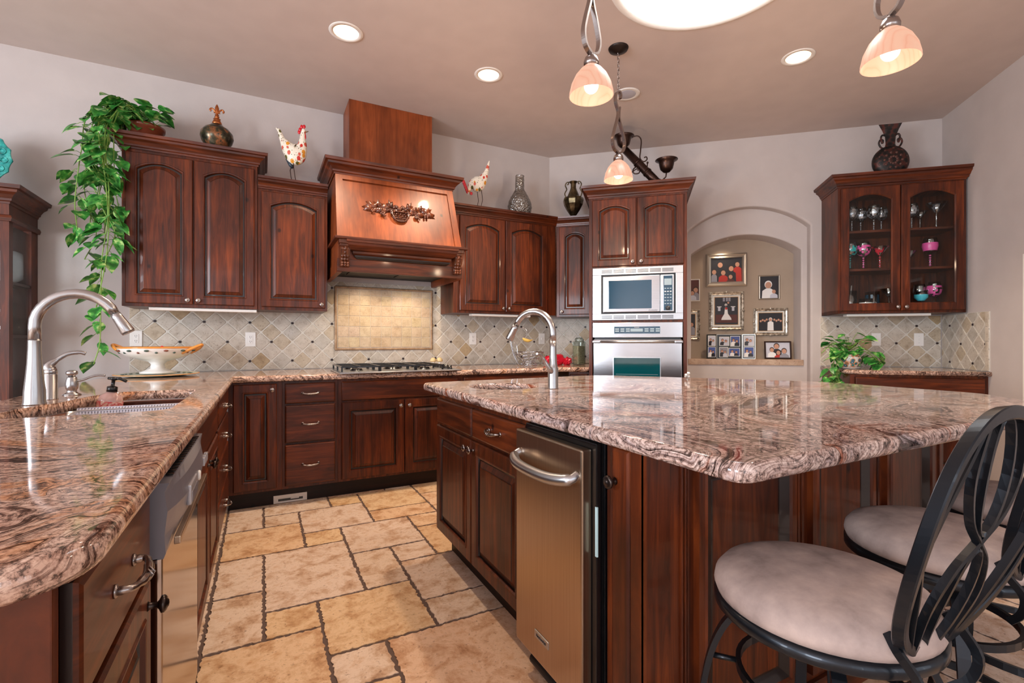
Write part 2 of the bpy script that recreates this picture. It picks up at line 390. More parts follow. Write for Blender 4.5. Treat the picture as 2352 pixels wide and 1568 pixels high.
# ================================================================== wall frames
YA = 4.43; H = 3.144
COR = Vector((2.765, 4.43, 0)); dB = Vector((.73862, -.67412, 0)); nB = Vector((-.67412, -.73862, 0)); LB = 3.566
C2 = COR+dB*LB; dC = Vector((-.69646, -.71760, 0)); nC = Vector((-.71760, .69646, 0))
def frame(X, Y, loc):
    M = Matrix.Identity(4)
    for i in range(3): M[i][0] = X[i]; M[i][1] = Y[i]; M[i][3] = loc[i]
    return M
def FA(x, z=0, d=0): return frame((1, 0, 0), (0, 1, 0), (x, YA-d, z))
def FB(s, z=0, d=0): p = COR+dB*s+nB*d; return frame(dB, -nB, (p.x, p.y, z))
def FC(s, z=0, d=0): p = C2+dC*s+nC*d; return frame(dC, -nC, (p.x, p.y, z))
def FL(y, z=0, x=-.215): return frame((0, 1, 0), (-1, 0, 0), (x, y, z))      # left run, looking west
def FI(y, z=0, x=.86): return frame((0, -1, 0), (1, 0, 0), (x, y, z))        # island side, looking east

# ================================================================== setting
# floor: grout bed and chiselled stone tiles in a four-size pattern
def build_floor():
    mb = MB(); mb.box(-4.6, 8.2, -3.6, 6.6, -.05, -.004, GROUT)
    cl = mb.bm.loops.layers.float_color.new('tint')
    G = .2085; ox, oy = .005, 1.858
    occ = set(); tiles = []
    def put(i, j, w, h):
        for a in range(w):
            for b in range(h):
                if (i+a, j+b) in occ: return False
        for a in range(w):
            for b in range(h): occ.add((i+a, j+b))
        tiles.append((i, j, w, h)); return True
    for t in [(0,2,2,3),(0,1,1,1),(1,0,2,2),(2,2,1,2),(2,4,2,2),(3,3,1,1),(3,1,2,2),(3,0,2,1),(2,-3,3,3),(1,-1,1,1),(-1,-2,2,3),(1,5,1,1),(-1,5,2,2),
              (1,6,2,2),(0,7,1,1),(-1,7,1,2),(0,8,2,1),(2,8,1,1),(3,7,2,2),(3,6,2,1),(4,5,1,1),(-1,3,1,2),(-1,1,1,2),(4,3,1,2),(1,-3,1,2),(0,-3,1,1)]:
        put(*t)
    rng = random.Random(5)
    for j in range(-26, 23):
        for i in range(-22, 40):
            if (i, j) in occ: continue
            opts = [(2,3),(2,2),(3,2),(1,2),(2,1),(1,1)]; rng.shuffle(opts); opts.sort(key=lambda q: -q[0]*q[1]+rng.random()*5)
            for w, h in opts+[(1, 1)]:
                if put(i, j, w, h): break
    k = mb.mi(TRAV)
    for i, j, w, h in tiles:
        x0, y0, x1, y1 = ox+i*G+.0075, oy+j*G+.0075, ox+(i+w)*G-.0075, oy+(j+h)*G-.0075
        if x1 < -4.5 or x0 > 8 or y1 < -3.5 or y0 > 6: continue
        near = -.6 < x0 < 4 and -.3 < y0 < 4.2
        st = .011 if near else .2
        pts = []
        def edge(ax, ay, bx, by):
            L = math.hypot(bx-ax, by-ay); n = max(1, int(L/st))
            for q in range(n):
                t = q/n; jx = rng.uniform(-.0045, .0045) if near else 0; jy = rng.uniform(-.0045, .0045) if near else 0
                pts.append((ax+(bx-ax)*t+jx, ay+(by-ay)*t+jy))
        edge(x0, y0, x1, y0); edge(x1, y0, x1, y1); edge(x1, y1, x0, y1); edge(x0, y1, x0, y0)
        cx, cy = (x0+x1)/2, (y0+y1)/2
        v = [mb.bm.verts.new((x, y, 0)) for x, y in pts]; f = mb.bm.faces.new(v); f.material_index = k
        g = rng.random(); base = (1, 1-.04*g, 1-.08*g) if g < .55 else (1, .90-.05*rng.random(), .76-.14*rng.random())
        if rng.random() < .25: base = (1.0, .99, 1.0)
        for l in f.loops: l[cl] = (*base, 1)
        vb = [mb.bm.verts.new((x, y, -.005)) for x, y in pts]
        for q in range(len(v)):
            ff = mb.bm.faces.new((vb[q], vb[(q+1) % len(v)], v[(q+1) % len(v)], v[q])); ff.material_index = k
            for l in ff.loops: l[cl] = (*base, 1)
    return struct(mb.build('floor'))
build_floor()

# ceiling with the skylight opening and the recessed cans' holes
SKY = (2.11, 1.76, .545)
CANS = [(.478, 3.239), (1.501, 3.265), (3.336, 2.056)]; SPK = (2.609, 3.002)
circ = lambda x, y, r, n=40: [(x+r*math.cos(2*PI*i/n), y+r*math.sin(2*PI*i/n)) for i in range(n)]
mb = MB()
cp = [(-4.5, -3.5), (8, -3.5), (8, 2.2), (5.6, 2.2), (2.9, 4.6), (-4.5, 4.6)]
mb.poly_z(cp, H+.03, H, CEIL, [circ(*SKY, 64)]+[circ(x, y, .083, 28) for x, y in CANS])
n = 64; rows = []
for r, z in ((SKY[2]+.0, H), (SKY[2]-.012, H-.006), (SKY[2]-.03, H-.004), (SKY[2]-.045, H+.012), (SKY[2]-.05, H+.05), (SKY[2]-.05, H+.9)):
    rows.append([(SKY[0]+r*math.cos(2*PI*i/n), SKY[1]+r*math.sin(2*PI*i/n), z) for i in range(n)])
mb.loops(rows, SHAFT, smooth=True)
ceil = struct(mb.build('ceiling'))
mb = MB(); mb.lathe([(.0, 0), (.40, -.02), (.50, -.06), (.52, -.06), (.52, -.09)], emit('daylit_diffuser', (244, 248, 255), .42), 48, (SKY[0], SKY[1], H+.92), cap=False)
o = mb.build('skylight_diffuser'); mark(o, 'round white skylight shaft lens above the island', 'skylight')

def wall_obj(name, mb): return struct(mb.build(name))
mb = MB(); mb.box(-4.5, 2.80, YA, YA+.12, 0, H, WALL); wall_obj('wall_north', mb)
# north-east wall with the arched recess
def arch_pts(s0, s1, zs, zc, n=24):
    c = (s1-s0)/2; rise = zc-zs; R = (c*c+rise*rise)/(2*rise); a = math.asin(c/R)
    return [((s0+s1)/2+R*math.sin(-a+2*a*i/n), zc-R+R*math.cos(-a+2*a*i/n)) for i in range(n+1)]
S0, S1 = 1.42, 2.519; Q0, Q1 = 1.46, 2.468
outer = arch_pts(S0, S1, 2.256, 2.470); inner = arch_pts(Q0, Q1, 2.043, 2.217)
mb = MB(); n = 25
def frontface(mb, arch, lo, y, zb, x0, x1, zt, m):
    # face around an arch opening: left strip, right strip, top fan
    A = arch
    mb.loops([[(x0, y, zb), (A[0][0], y, zb)], [(x0, y, A[0][1]), (A[0][0], y, A[0][1])]], m, closed=False)
    mb.loops([[(A[-1][0], y, zb), (x1, y, zb)], [(A[-1][0], y, A[-1][1]), (x1, y, A[-1][1])]], m, closed=False)
    mb.loops([[(x0, y, A[0][1])]+[(p[0], y, p[1]) for p in A]+[(x1, y, A[-1][1])], [(x0, y, zt)]+[(p[0], y, zt) for p in A]+[(x1, y, zt)]], m, closed=False)
def rounded_arch(arch, zb, r, y0):
    # bullnose from the front face into the opening
    L = []
    def path(off):
        P = [(arch[0][0]-off, zb)]
        cx = (arch[0][0]+arch[-1][0])/2
        for x, z in arch:
            P.append((x+(off if x > cx else -off)*abs((x-cx)/(arch[-1][0]-cx)), z+off*(1-.3*abs((x-cx)/(arch[-1][0]-cx)))))
        P.append((arch[-1][0]+off, zb)); return P
    for k in range(5):
        a = PI/2*k/4
        L.append([(x, y0+r*(1-math.cos(a)), z) for x, z in path(r*(1-math.sin(a)))])
    return L, path(r)
L, pf = rounded_arch(outer, 0, .018, 0)
frontface(mb, [(x, z) for x, z in pf[1:-1]], 0, 0, 0, -.02, LB, H, WALL)
L.append([(x, .10, z) for x, z in [(outer[0][0], 0)]+outer+[(outer[-1][0], 0)]])
mb.loops(L, WALL, smooth=True, closed=False)
L, pf = rounded_arch(inner, .968, .014, .10)
frontface(mb, [(x, z) for x, z in pf[1:-1]], 0, .10, .968, S0-.01, S1+.01, 2.60, WALL)
mb.box(S0-.01, S1+.01, .10, .36, 0, .915, WALL); mb.box(Q1+.02, S1+.01, .10, .36, .915, .9685, WALL); mb.box(S0-.01, Q0-.03, .10, .36, .915, .9685, WALL)
L.append([(x, .34, z) for x, z in [(inner[0][0], .968)]+inner+[(inner[-1][0], .968)]])
mb.loops(L, WALL, smooth=True, closed=False)
bm_ = [(Q0-.06, .34, .968), (Q1+.06, .34, .968), (Q1+.06, .34, 2.4), (Q0-.06, .34, 2.4)]
f = mb.bm.faces.new([mb.bm.verts.new(p) for p in bm_]); f.material_index = mb.mi(NICHE)
mb.box(-.02, LB+.1, .40, .44, 0, H, WALL)
o = wall_obj('wall_northeast', mb); o.matrix_world = FB(0)
mb = MB()
mb.box(Q0-.03, Q1+.02, .088, .36, .912, .968, LEDGE, .004)
o = mb.build('niche_ledge', M=FB(0)); struct(o); o.name = 'trim_1'
mb = MB(); mb.box(-.0, 1.0, 0, .12, 0, H, WALL); mb.box(1.0, 1.9, 0, .12, 1.76, H, WALL); mb.box(1.9, 4.2, 0, .12, 0, H, WALL); wall_obj('wall_east', mb).matrix_world = FC(0)
# rear and side walls, with window openings, seen only in reflections
def wall_open(name, M, L, openings, zt=H):
    mb = MB(); x = 0
    for a, b, z0, z1 in openings:
        mb.box(x, a, 0, .1, 0, zt, WALL); mb.box(a, b, 0, .1, 0, z0, WALL); mb.box(a, b, 0, .1, z1, zt, WALL); x = b
    mb.box(x, L, 0, .1, 0, zt, WALL); o = wall_obj(name, mb); o.matrix_world = M
    for i, (a, b, z0, z1) in enumerate(openings):
        f = MB()
        for q in ((a, a+.05, z0, z1), (b-.05, b, z0, z1), (a, b, z0, z0+.05), (a, b, z1-.05, z1), ((a+b)/2-.025, (a+b)/2+.025, z0, z1)):
            f.box(q[0], q[1], -.01, .05, q[2], q[3], WHITET)
        wn[0] += 1; o2 = f.build('window_%d' % wn[0]); struct(o2); o2.matrix_world = M
wn = [0]
wall_open('wall_south', frame((-1, 0, 0), (0, -1, 0), (8, -3.5, 0)), 12.5, [(3.7, 5.3, .5, 2.6), (5.9, 7.5, .5, 2.6), (8.1, 9.7, .5, 2.6)])
wall_open('wall_west', frame((0, 1, 0), (-1, 0, 0), (-4.5, -3.5, 0)), 8.1, [(.75, 2.45, .7, 2.5), (3.95, 5.65, .7, 2.5)])
mb = MB(); mb.box(8, 8.1, -3.5, 2.4, 0, H, WALL); wall_obj('wall_southeast', mb)

# ================================================================== shared parts
def rloop(x0, x1, z0, z1, i, y, sag, n=12, top=0):
    P = [(x0+i, y, z0+i), (x1-i, y, z0+i)]
    for k in range(n+1):
        t = 1-k/n; u = 2*t-1
        P.append((x0+i+(x1-x0-2*i)*t, y, z1-i-top-sag*(u*u)))
    return P
def raised_panel(mb, x0, x1, z0, z1, yf, sag=0, rail=.058, m=None, th=.02, back=True, field=True):
    m = m or WOOD
    w = min(x1-x0, z1-z0)
    if w < .2: rail = min(rail, w*.26)
    L = [rloop(x0, x1, z0, z1, 0, yf+th, 0), rloop(x0, x1, z0, z1, 0, yf+.005, 0), rloop(x0, x1, z0, z1, .005, yf, 0),
         rloop(x0, x1, z0, z1, rail-.006, yf, sag), rloop(x0, x1, z0, z1, rail-.003, yf-.003, sag), rloop(x0, x1, z0, z1, rail+.003, yf-.002, sag), rloop(x0, x1, z0, z1, rail+.007, yf+.006, sag),
         rloop(x0, x1, z0, z1, rail+.009, yf+.013, sag), rloop(x0, x1, z0, z1, rail+.017, yf+.013, sag), rloop(x0, x1, z0, z1, rail+.038, yf+.003, sag), rloop(x0, x1, z0, z1, rail+.040, yf+.0005, sag), rloop(x0, x1, z0, z1, rail+.043, yf, sag)]
    ms = [m, m, m, m, m, m, GLAZE, GLAZE, m, GLAZE, m]
    mb.loops(L, ms, cap0=True, cap1=True)
def slab_front(mb, x0, x1, z0, z1, yf, m=None, th=.02):
    m = m or WOODH
    L = [rloop(x0, x1, z0, z1, 0, yf+th, 0), rloop(x0, x1, z0, z1, 0, yf+.008, 0), rloop(x0, x1, z0, z1, .003, yf+.003, 0), rloop(x0, x1, z0, z1, .009, yf, 0)]
    mb.loops(L, [GLAZE, m, m], cap0=True, cap1=True)
_knob = {}
def knob(parent, x, y, z, mat=PEWTER, sc=1):
    key = (mat.name, sc)
    if key not in _knob:
        mb = MB(); R = Matrix.Rotation(PI/2, 4, 'X')
        mb.lathe([(.009*sc, 0), (.006*sc, .004), (.005*sc, .014), (.009*sc, .018), (.0155*sc, .021), (.016*sc, .026), (.012*sc, .030), (.010*sc, .029), (.006*sc, .033), (0, .034)], mat, 18, M=R)
        o = mb.build('knob', parent); _knob[key] = o
    else: o = _knob[key].copy(); COL.objects.link(o); o.parent = parent
    o.location = (x, y, z); return o
_pull = {}
def pull(parent, x, y, z, w=.105, mat=PEWTER):
    if w not in _pull:
        mb = MB(); h = w/2
        mb.tube(smoothpath([(-h, -.001, 0), (-h, -.018, 0), (-h*.6, -.026, -.004), (0, -.030, -.006), (h*.6, -.026, -.004), (h, -.018, 0), (h, -.001, 0)], 4),
                [.007]*3+[.0055]*6+[.0075]*8+[.0055]*5+[.007]*3, mat, 8)
        for s in (-1, 1): mb.lathe([(.010, 0), (.010, .003), (.007, .005)], mat, 14, M=Matrix.Translation((s*h, 0, 0)) @ Matrix.Rotation(PI/2, 4, 'X'))
        for q in (-.006, .006): mb.tube([(q, -.031, -.016), (q, -.039, -.005), (q, -.031, .004)], .0018, mat, 6)
        o = mb.build('handle', parent); _pull[w] = o
    else: o = _pull[w].copy(); COL.objects.link(o); o.parent = parent
    o.location = (x, y, z); return o
def sweep(mb, path, prof, m, closed=False):
    # path: [(x,y)] ; prof: [(out,z)] ; out is to the right of the travel direction
    P = [Vector((p[0], p[1])) for p in path]; n = len(P); L = []
    for i in range(n):
        a = (P[i]-P[i-1]) if (i > 0 or closed) else (P[1]-P[0]); b = (P[(i+1) % n]-P[i]) if (i < n-1 or closed) else a
        a.normalize(); b.normalize()
        na, nb = Vector((a.y, -a.x)), Vector((b.y, -b.x)); q = (na+nb); q.normalize(); q /= max(.35, q.dot(na))
        L.append([(P[i].x+q.x*o, P[i].y+q.y*o, z) for o, z in prof])
    mb.loops(L, m, closed=True); 
    if not closed:
        for lp, rev in ((L[0], True), (L[-1], False)):
            f = mb.bm.faces.new([mb.bm.verts.new(p) for p in (lp[::-1] if rev else lp)]); f.material_index = mb.mi(m)
CROWN = [(0, 0), (.004, 0), (.006, .012), (.014, .016), (.016, .028), (.030, .048), (.046, .060), (.050, .074), (.064, .078), (.068, .098), (.0, .098)]
def crown(parent, x0, x1, d, z, h=1.0, out=1.0, ends=(True, True), m=None, name='crown_molding'):
    mb = MB(); pr = [(a*out, z+b*h) for a, b in CROWN]
    path = ([(x0, 0)] if ends[0] else [])+[(x0, -d), (x1, -d)]+([(x1, 0)] if ends[1] else [])
    sweep(mb, path, pr, m or WOODH)
    mb.box(x0, x1, -d, 0, z+.06*h, z+.07*h, m or WOODH)
    return mb.build(name, parent)
def door_part(parent, x0, x1, z0, z1, yf, sag=0, kn=None, m=None, kmat=PEWTER, name='door'):
    mb = MB(); raised_panel(mb, x0, x1, z0, z1, yf, sag, m=m); o = mb.build(name, parent)
    if kn: knob(o, kn[0], yf, kn[1], kmat)
    return o
def drawer_part(parent, x0, x1, z0, z1, yf, handle=True, name='drawer', wide=.105):
    mb = MB(); slab_front(mb, x0, x1, z0, z1, yf); o = mb.build(name, parent)
    if handle: pull(o, (x0+x1)/2, yf, (z0+z1)/2, wide)
    return o
def cab_body(parent, x0, x1, d, z0, z1, toe=None, m=None, name='body'):
    m = m or WOOD; mb = MB(); mb.box(x0, x1, -d, -.001, z0, z1, m, .002); o = mb.build(name, parent)
    if toe:
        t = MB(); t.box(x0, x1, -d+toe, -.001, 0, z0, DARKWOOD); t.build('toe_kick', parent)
    return o

# ================================================================== north wall, upper cabinets
UZ = 1.388
t = thing('upper_cabinet', 'tallest cherry wall cabinet with two arched doors under the trailing plant', 'cabinet', FA(-.843, UZ))
w = .808; cab_body(t, 0, w, .355, 0, 1.08)
door_part(t, .022, .403, .022, 1.045, -.376, .045, (.375, .05))
door_part(t, .411, .788, .022, 1.045, -.376, .045, (.438, .05))
crown(t, -.004, w+.002, .36, 1.068, .95)
t = thing('upper_cabinet', 'narrow single-door cherry wall cabinet left of the range hood', 'cabinet', FA(-.033, UZ))
w = .492; cab_body(t, 0, w, .345, 0, .93)
door_part(t, .025, .475, .022, .895, -.366, .045, (.445, .05))
crown(t, .002, w-.001, .35, .915, .85, .85, (False, False))
t = thing('upper_cabinet', 'two-door cherry wall cabinet right of the range hood under the glass bottle', 'cabinet', FA(1.525, UZ+.02))
w = 1.04; cab_body(t, 0, w+.052, .355, 0, .93)
door_part(t, .055, .515, .022, .885, -.376, .045, (.487, .05))
door_part(t, .523, .985, .022, .885, -.376, .045, (.55, .05))
crown(t, .0, w+.052, .36, .895, .85, .85, (True, False))
t = thing('upper_cabinet', 'small single-door angled cherry wall cabinet beside the oven tower, under the urn', 'cabinet', FB(.1375, UZ+.006))
w = .362; cab_body(t, 0, w, .355, 0, .93)
door_part(t, .03, .34, .022, .895, -.376, .035, (.058, .05))
crown(t, -.008, w, .36, .910, .85, .85, (False, False))
# under-cabinet lights
for x, w, lbl, M in ((-.70, .66, 'tallest left wall cabinet', FA(-.70, UZ-.022)), (1.72, .62, 'cabinet right of the range hood', FA(1.72, UZ-.002)), (2.72, .62, 'glass-door cabinet', FB(2.70, UZ-.022))):
    mb = MB(); mb.box(0, w, -.33, -.25, 0, .02, WHITET, .003); o = mb.build('under_cabinet_light', M=M)
    mark(o, 'slim white strip light beneath the '+lbl, 'light', None)

# ================================================================== range hood
HX = .975
t = thing('range_hood', 'large cherry range hood with carved grape basket and wooden chimney', 'range hood', FA(HX, 0))
mb = MB(); mb.box(-.345, .36, -.32, -.001, 2.50, H-.001, WOODL, .002); mb.box(.335, .36, -.326, -.318, 2.5, H-.002, WOODL, .002); mb.build('chimney', t)
mb = MB()
def hood_body(mb, zt, zb, ht, hb, dt, db, m):
    v = [(-hb, -db, zb), (hb, -db, zb), (ht, -dt, zt), (-ht, -dt, zt), (-hb, -.001, zb), (hb, -.001, zb), (ht, -.001, zt), (-ht, -.001, zt)]
    V = [mb.bm.verts.new(p) for p in v]; k = mb.mi(m)
    for q in ((0,1,2,3),(1,5,6,2),(4,0,3,7),(3,2,6,7),(5,4,7,6)):
        f = mb.bm.faces.new([V[i] for i in q]); f.material_index = k
zt, zb, ht, hb, dt, db = 2.46, 1.90, .478, .490, .50, .705
hood_body(mb, zt, zb, ht, hb, dt, db, WOODL)
def slant(u, v, off):     # u -1..1 , v 0..1 on the sloping front
    hh = hb+(ht-hb)*v; d = db+(dt-db)*v
    return (u*hh, -d-off*.94, zb+(zt-zb)*v+off*.34)
for u0, u1, v0, v1 in ((-1, -.89, 0, 1), (.89, 1, 0, 1), (-.89, .89, .9, 1)):
    pts = [slant(u0, v0, .012), slant(u1, v0, .012), slant(u1, v1, .012), slant(u0, v1, .012)]; ptb = [slant(u0, v0, 0), slant(u1, v0, 0), slant(u1, v1, 0), slant(u0, v1, 0)]
    mb.loops([ptb, pts], WOODL, cap1=True)
mb.build('canopy', t)
mb = MB(); pr = [(a*1.15, 2.445+b*1.1) for a, b in CROWN]
sweep(mb, [(-.482, 0), (-.482, -.515), (.482, -.515), (.482, 0)], pr, WOODH); mb.box(-.48, .48, -.51, 0, 2.53, 2.54, WOODH); mb.build('crown_molding', t)
mb = MB(); mb.box(-.485, .485, -.715, -.001, 1.73, 1.895, WOODL, .002)
for s in (-1, 1): mb.box(s*.455, s*.49, -.70, -.001, 1.66, 1.74, WOODL)
mb.box(-.49, .49, -.722, -.70, 1.665, 1.76, WOODH, .003); mb.build('apron', t)
mb = MB(); mb.box(-.455, .455, -.69, -.001, 1.715, 1.73, RUBBER); 
for s in (-.2, .2): mb.box(s-.15, s+.15, -.55, -.2, 1.708, 1.716, RUBBER)
lab(mb.build('vent_insert', t), 'black metal vent underside')
mb = MB(); mb.box(-.515, .515, -.80, -.001, 1.892, 1.912, WOODH, .005)
sweep(mb, [(-.36, -.70), (-.36, -.725), (.36, -.725), (.36, -.70)], [(0, 1.785), (.014, 1.785), (.024, 1.80), (.024, 1.815), (.042, 1.822), (.062, 1.855), (.066, 1.872), (.074, 1.876), (.074, 1.892), (0, 1.892)], WOODH)
sweep(mb, [(-.34, -.70), (-.34, -.722), (.34, -.722), (.34, -.70)], [(0, 1.762), (.012, 1.762), (.03, 1.775), (.032, 1.785), (0, 1.785)], GLAZE)
mb.build('mantel_shelf', t)
for s in (-1, 1):
    mb = MB(); cx = s*.44
    mb.box(cx-.045, cx+.045, -.785, -.72, 1.862, 1.892, CARVED, .004); mb.box(cx-.038, cx+.038, -.775, -.72, 1.845, 1.863, CARVED, .004)
    pr = [(-.72, 1.85), (-.772, 1.845), (-.782, 1.82), (-.772, 1.79), (-.748, 1.765), (-.740, 1.74), (-.748, 1.715), (-.735, 1.70), (-.72, 1.695)]
    mb.prism([(y, z) for y, z in pr], -.033, .033, CARVED, M=Matrix.Translation((cx, 0, 0)) @ Matrix(((0, 1, 0, 0), (1, 0, 0, 0), (0, 0, 1, 0), (0, 0, 0, 1))))
    for k in range(5):
        for q in (-1, 0, 1): mb.sphere((cx+q*.018, -.778+.009*k+abs(q)*.006, 1.825-.024*k), (.012, .010, .016), CARVED, 8)
    for q in range(6): mb.sphere((cx-.02+.02*(q % 3), -.752, 1.722-.016*(q//3)), .011, CARVED, 8)
    mb.build('corbel', t)
# carved grape swag with basket
mb = MB()
TS = Matrix(((1, 0, 0, 0), (0, 1, 0, 0), (0, 0, 1, 0), (0, 0, 0, 1)))
rg = random.Random(3)
def sp(x, z, r, dz=0, m=CARVED):   # place on slope; x along, z height
    v = (z-zb)/(zt-zb); d = db+(dt-db)*v
    mb.sphere((x, -d-.006-dz, z), r, m, 8)
cz = 2.185
def leaf3(x, z, L, ang, W=.55):
    v = (z-zb)/(zt-zb); d = db+(dt-db)*v
    pts = []
    for a, r in ((0, 1), (.35, .62), (.75, .86), (1.2, .5), (1.9, .66), (2.6, .32), (PI, .3)):
        pts.append((a, r))
    poly = [(r*math.cos(a), r*math.sin(a)*W) for a, r in pts]+[(r*math.cos(a), -r*math.sin(a)*W) for a, r in pts[::-1][1:-1]]
    ca, sa = math.cos(ang), math.sin(ang); c = Vector((x, -d-.022, z)); vs = []
    for px_, pz_ in poly:
        X, Z = (px_*ca-pz_*sa)*L, (px_*sa+pz_*ca)*L
        vs.append((x+X, -d-.004-.012*rg.random()+(Z)*(-(-dt+db))/(zt-zb), z+Z))
    C = mb.bm.verts.new(c); V = [mb.bm.verts.new(p) for p in vs]; k = mb.mi(CARVED)
    for i in range(len(V)):
        f = mb.bm.faces.new((C, V[i], V[(i+1) % len(V)])); f.material_index = k; f.smooth = True
    Vb = [mb.bm.verts.new((p[0], p[1]+.012, p[2])) for p in vs]
    for i in range(len(V)):
        f = mb.bm.faces.new((V[i], Vb[i], Vb[(i+1) % len(V)], V[(i+1) % len(V)])); f.material_index = k
for s in (-1, 1):
    for x, z, L, a in ((.20, .010, .075, 0), (.15, .022, .06, .5), (.15, -.012, .055, -.6), (.10, .012, .055, .3), (.235, -.005, .05, -.3), (.07, .028, .05, 1.2), (.22, .02, .045, .6)):
        leaf3(s*x, cz+z, L*1.25, a if s > 0 else PI-a, .75)
    for k in range(16):
        q = k/16; sp(s*(.12+.035*rg.random()), cz-.018-.035*rg.random(), .0085, .012)
    for k in range(12): sp(s*(.06+.02*rg.random()), cz+.012-.04*rg.random(), .0085, .014)
    for k in range(8): sp(s*(.20+.03*rg.random()), cz-.012-.02*rg.random(), .0075, .012)
for k in range(22):
    x_ = -.235+.47*k/21; sp(x_, cz+.008*math.sin(k*2.1), (.022, .010, .020+.006*math.sin(k*1.7)), 0)
for k in range(9): sp(-.045+.0115*k, cz+.028+.012*math.sin(k*1.3), .015, .01)
for j in range(5):
    wv = .062-.0035*j*j*.7
    for i in range(9):
        sp(-wv+wv*2*i/8, cz-.008-.017*j, .0085 if (i+j) % 2 else .006, .012 if (i+j) % 2 else .006)
v0 = (cz-.05-zb)/(zt-zb); d0 = db+(dt-db)*v0
mb.tube(smoothpath([(-.068, -d0-.0, cz), (-.06, -d0-.02, cz-.045), (-.03, -d0-.028, cz-.082), (.03, -d0-.028, cz-.082), (.06, -d0-.02, cz-.045), (.068, -d0, cz)], 4), .007, CARVED, 8)
mb.tube([(-.07, -d0+.01, cz+.002), (0, -d0-.012, cz-.004), (.07, -d0+.01, cz+.002)], .008, CARVED, 8)
lab(mb.build('carved_ornament', t), 'carved wooden grape swag with a woven basket')

# ================================================================== oven tower (north-east wall)
TD = .80; TS0, TS1 = .508, 1.338
t = thing('oven_cabinet', 'tall cherry tower cabinet holding the microwave and wall oven', 'cabinet', FB(TS0, 0))
w = TS1-TS0
mb = MB()
mb.box(0, .03, -TD, -.001, 0, 2.44, WOOD, .002); mb.box(w-.03, w, -TD, -.001, 0, 2.44, WOOD, .002); mb.box(.03, w-.03, -.03, -.001, 0, 2.44, WOOD)
mb.box(.03, w-.03, -TD, -.03, 1.80, 2.44, WOOD); mb.box(.03, w-.03, -TD+.001, -.05, 1.316, 1.334, WOOD); mb.box(.03, w-.03, -TD, -.05, .10, .56, WOOD)
mb.build('body', t)
mb = MB(); mb.box(.01, w-.01, -TD+.07, -.02, 0, .10, DARKWOOD); mb.build('toe_kick', t)
door_part(t, .030, w/2-.004, 1.812, 2.405, -TD-.021, .04, (w/2-.036, 1.845)); door_part(t, w/2+.004, w-.026, 1.812, 2.405, -TD-.021, .04, (w/2+.036, 1.845))
crown(t, 0, w, TD, 2.425, 1.05, 1.0)
drawer_part(t, .035, w-.035, .13, .54, -TD-.02)
# microwave
t = thing('microwave', 'stainless built-in microwave with vented trim, above the wall oven', 'microwave', FB(TS0+.034, 1.336, TD))
mw, mh = .764, .462
mb = MB(); 
mb.box(0, mw, -.012, .02, mh-.062, mh, STEELW, .002); mb.box(0, mw, -.012, .02, 0, .055, STEELW, .002)
mb.box(0, .075, -.010, .02, .055, mh-.062, STEELW, .002); mb.box(mw-.06, mw, -.010, .02, .055, mh-.062, STEELW, .002)
mb.box(.07, mw-.055, .02, .4, .05, mh-.05, DKGREY)
for zz in (mh-.046, .011):
    for k in range(6):
        x0 = .078+k*.103
        for q in range(3): mb.box(x0, x0+.092, -.0135, -.011, zz+q*.011, zz+q*.011+.0055, DKGREY)
mb.build('trim_kit', t)
mb = MB(); mb.box(.092, .575, -.03, .02, .066, mh-.076, STEEL, .006); md = mb.build('door', t)
mb = MB(); mb.box(.14, .505, -.0335, -.028, .098, .345, BLUEGL, .002); mb.build('door_window', md)
mb = MB(); mb.box(.577, .690, -.03, .02, .066, mh-.076, STEELW, .006)
mb.box(.602, .676, -.0325, -.028, .078, mh-.086, BLUEGL, .002)
mb.box(.608, .670, -.0340, -.032, .295, .350, GREYPL)
for j in range(6):
    for i in range(3): mb.box(.610+i*.022, .624+i*.022, -.0340, -.032, .262-j*.026, .270-j*.026, GREYPL if j != 1 else WHITE)
mb.lathe([(.02, 0), (.02, .002), (0, .002)], DKGREY, 20, M=Matrix.Translation((.639, -.032, .098)) @ Matrix.Rotation(PI/2, 4, 'X'))
lab(mb.build('control_panel', t), 'dark keypad strip with grey display and keys')
def text_part(parent, body, x, y, z, size, mat, name='logo', rx=PI/2, rz=0, ext=.0006, align='CENTER', shear=0):
    c = bpy.data.curves.new(name, 'FONT'); c.body = body; c.size = size; c.align_x = align; c.align_y = 'CENTER'; c.extrude = ext; c.shear = shear
    tmp = bpy.data.objects.new('tmp', c); COL.objects.link(tmp)
    me = bpy.data.meshes.new_from_object(tmp); bpy.data.objects.remove(tmp)
    me.materials.clear(); me.materials.append(mat)
    o = bpy.data.objects.new(name, me); COL.objects.link(o); o.parent = parent; o.location = (x, y, z); o.rotation_euler = (rx, 0, rz); return o
text_part(md, 'KitchenAid', .515, -.0305, .082, .016, DKGREY, shear=.3)
